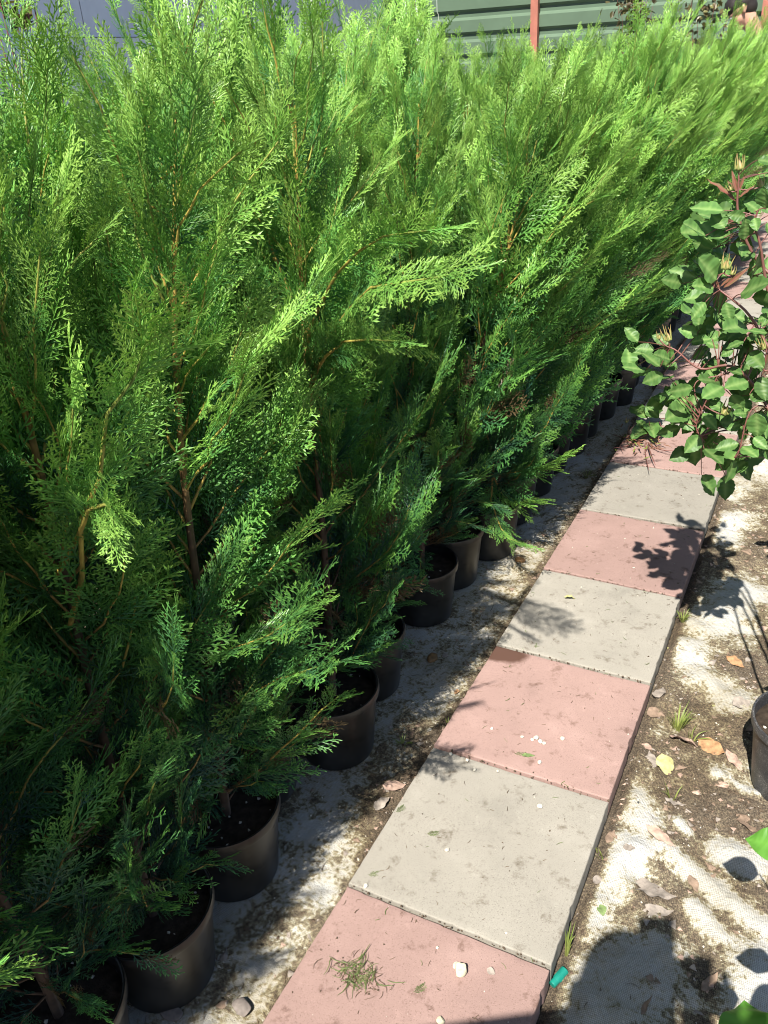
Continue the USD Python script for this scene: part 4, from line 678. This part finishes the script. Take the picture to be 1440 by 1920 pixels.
def person(label, J, face, shirt, seed):
    """J: joints in metres; face: the way the head looks"""
    t = thing('person', label, 'person'); g = {k: np.array(v_, float) for k, v_ in J.items()}; face = nrm(face); hd = g['head']; up = nrm(hd-g['neck']); up = nrm(up-face*(up@face)*.8); sd = nrm(np.cross(face, up))
    bones = [(hd+up*.035-face*.02, .088, hd+up*.03+face*.012, .083), (hd-up*.03+face*.03, .07, hd-up*.085+face*.055, .038), (hd-up*.03-face*.02, .062, g['neck'], .058), (hd+face*.092-up*.015, .010, hd+face*.11-up*.035, .014)]
    for s in (-1, 1): bones += [(hd+sd*.086*s-up*.01-face*.01, .012, hd+sd*.092*s+up*.022-face*.02, .014), (hd+sd*.03*s+face*.082+up*.018, .012, hd+sd*.045*s+face*.07+up*.02, .012)]
    bones += [(hd+face*.088-up*.062-sd*.015, .009, hd+face*.088-up*.062+sd*.015, .009), (g['neck'], .058, g['chest'], .10), (g['chest'], .12, g['belly'], .11), (g['belly'], .11, g['pelvis'], .125)]
    shirtb = [(g['chest'], .135, g['belly'], .128), (g['belly'], .128, g['pelvis'], .135), (g['neck']-(g['neck']-g['chest'])*.25, .07, g['chest'], .125)]; jean = []
    for s in 'lr':
        sh, el, wr, hi, kn, an, toe = (g[s+k] for k in ('shoulder', 'elbow', 'wrist', 'hip', 'knee', 'ankle', 'toe'))
        bones += [(g['chest'], .10, sh, .062), (sh, .058, el, .044), (el, .042, wr, .028), (g['pelvis'], .11, hi, .09), (hi, .085, kn, .058), (kn, .054, an, .036), (an-[0, 0, .03], .034, toe, .03)]+hand_bones(wr, wr-el+g.get(s+'hand', 0), face, 1.0, .7)
        shirtb += [(g['chest'], .115, sh, .076), (sh, .074, sh+(el-sh)*.75, .066)]; jean += [(g['pelvis'], .134, hi, .105), (hi, .102, kn, .076), (kn, .074, an, .062)]
        obj('shoe', hullchain([(an-[0, 0, .045], .045, toe-[0, 0, .0], .042), (an-[0, 0, .03], .045, an-(toe-an)*.25-[0, 0, .05], .04)], .02, 4), M['shoe'], t, smooth=True)
    obj('body', hullchain(bones, .012, 6), M['skin'], t, smooth=True); obj('shirt', hullchain(shirtb), M[shirt], t, smooth=True); obj('jeans', hullchain(jean), M['jeans'], t, smooth=True)
    obj('hair', hullchain([(hd+up*.05-face*.028, .092, hd+up*.055+face*.02, .083), (hd+up*.0-face*.045, .075, hd+up*.05-face*.03, .088)], .012, 3), M['hair'], t, smooth=True)
    for s in (-1, 1): obj('eye', trimesh.creation.icosphere(2, .011).apply_translation(hd+sd*.032*s+face*.083+up*.003), M['white_paint'], t, smooth=True)
    return t
fx, fy = -.30, 7.15
person('person in navy shirt and blue jeans with bowed head beyond the conifers at upper right', dict(head=(fx-.0, fy-.02, 1.665), neck=(fx+.11, fy, 1.52), chest=(fx+.18, fy, 1.30), belly=(fx+.17, fy, 1.08), pelvis=(fx+.13, fy, .92),
    lshoulder=(fx+.17, fy-.19, 1.42), lelbow=(fx+.10, fy-.24, 1.14), lwrist=(fx-.05, fy-.16, .98), rshoulder=(fx+.17, fy+.19, 1.42), relbow=(fx+.12, fy+.24, 1.14), rwrist=(fx-.03, fy+.18, .96),
    lhip=(fx+.13, fy-.09, .88), lknee=(fx+.10, fy-.12, .47), lankle=(fx+.13, fy-.13, .06), ltoe=(fx-.01, fy-.16, -.0), rhip=(fx+.13, fy+.09, .88), rknee=(fx+.13, fy+.10, .47), rankle=(fx+.17, fy+.10, .06), rtoe=(fx+.03, fy+.12, -.0)), (-.80, -.12, -.55), 'shirt', 1)
hx, hy = .655, -1.33
fw = np.array([CF[0], CF[1], 0]); fw /= np.linalg.norm(fw); ph = CP-CF*.016-CU*.03
person('photographer holding up a phone, seen only as a head and shoulder shadow at the bottom', dict(head=(hx+.02, hy+.12, 1.60), neck=(hx-.0, hy+.02, 1.45), chest=(hx-.01, hy-.06, 1.24), belly=(hx-.01, hy-.07, 1.05), pelvis=(hx-.01, hy-.08, .88),
    lshoulder=(hx-.20, hy-.02, 1.36), lelbow=(hx-.37, hy+.14, 1.205), lwrist=ph-CU*.10-CR*.062-CF*.02, lhand=CU*3, rshoulder=(hx+.17, hy-.08, 1.36), relbow=(hx+.29, hy+.12, 1.22), rwrist=ph-CU*.10+CR*.066-CF*.02, rhand=CU*3,
    lhip=(hx-.10, hy-.06, .84), lknee=(hx-.12, hy-.04, .42), lankle=(hx-.13, hy-.08, .03), ltoe=(hx-.16, hy+.06, -.02), rhip=(hx+.08, hy-.1, .84), rknee=(hx+.09, hy-.07, .42), rankle=(hx+.09, hy-.12, .0), rtoe=(hx+.06, hy+.03, -.045)), (-.3, .85, -.35), 'shirt_grey', 2)
b_ = trimesh.creation.box([.075, .155, .008]); b_.apply_transform(np.block([[np.stack([CR, CU, CF], 1), ph[:, None]], [np.zeros((1, 3)), np.ones((1, 1))]])); obj('phone', b_, M['phone'], label='phone held up by the photographer behind the lens', cat='phone')
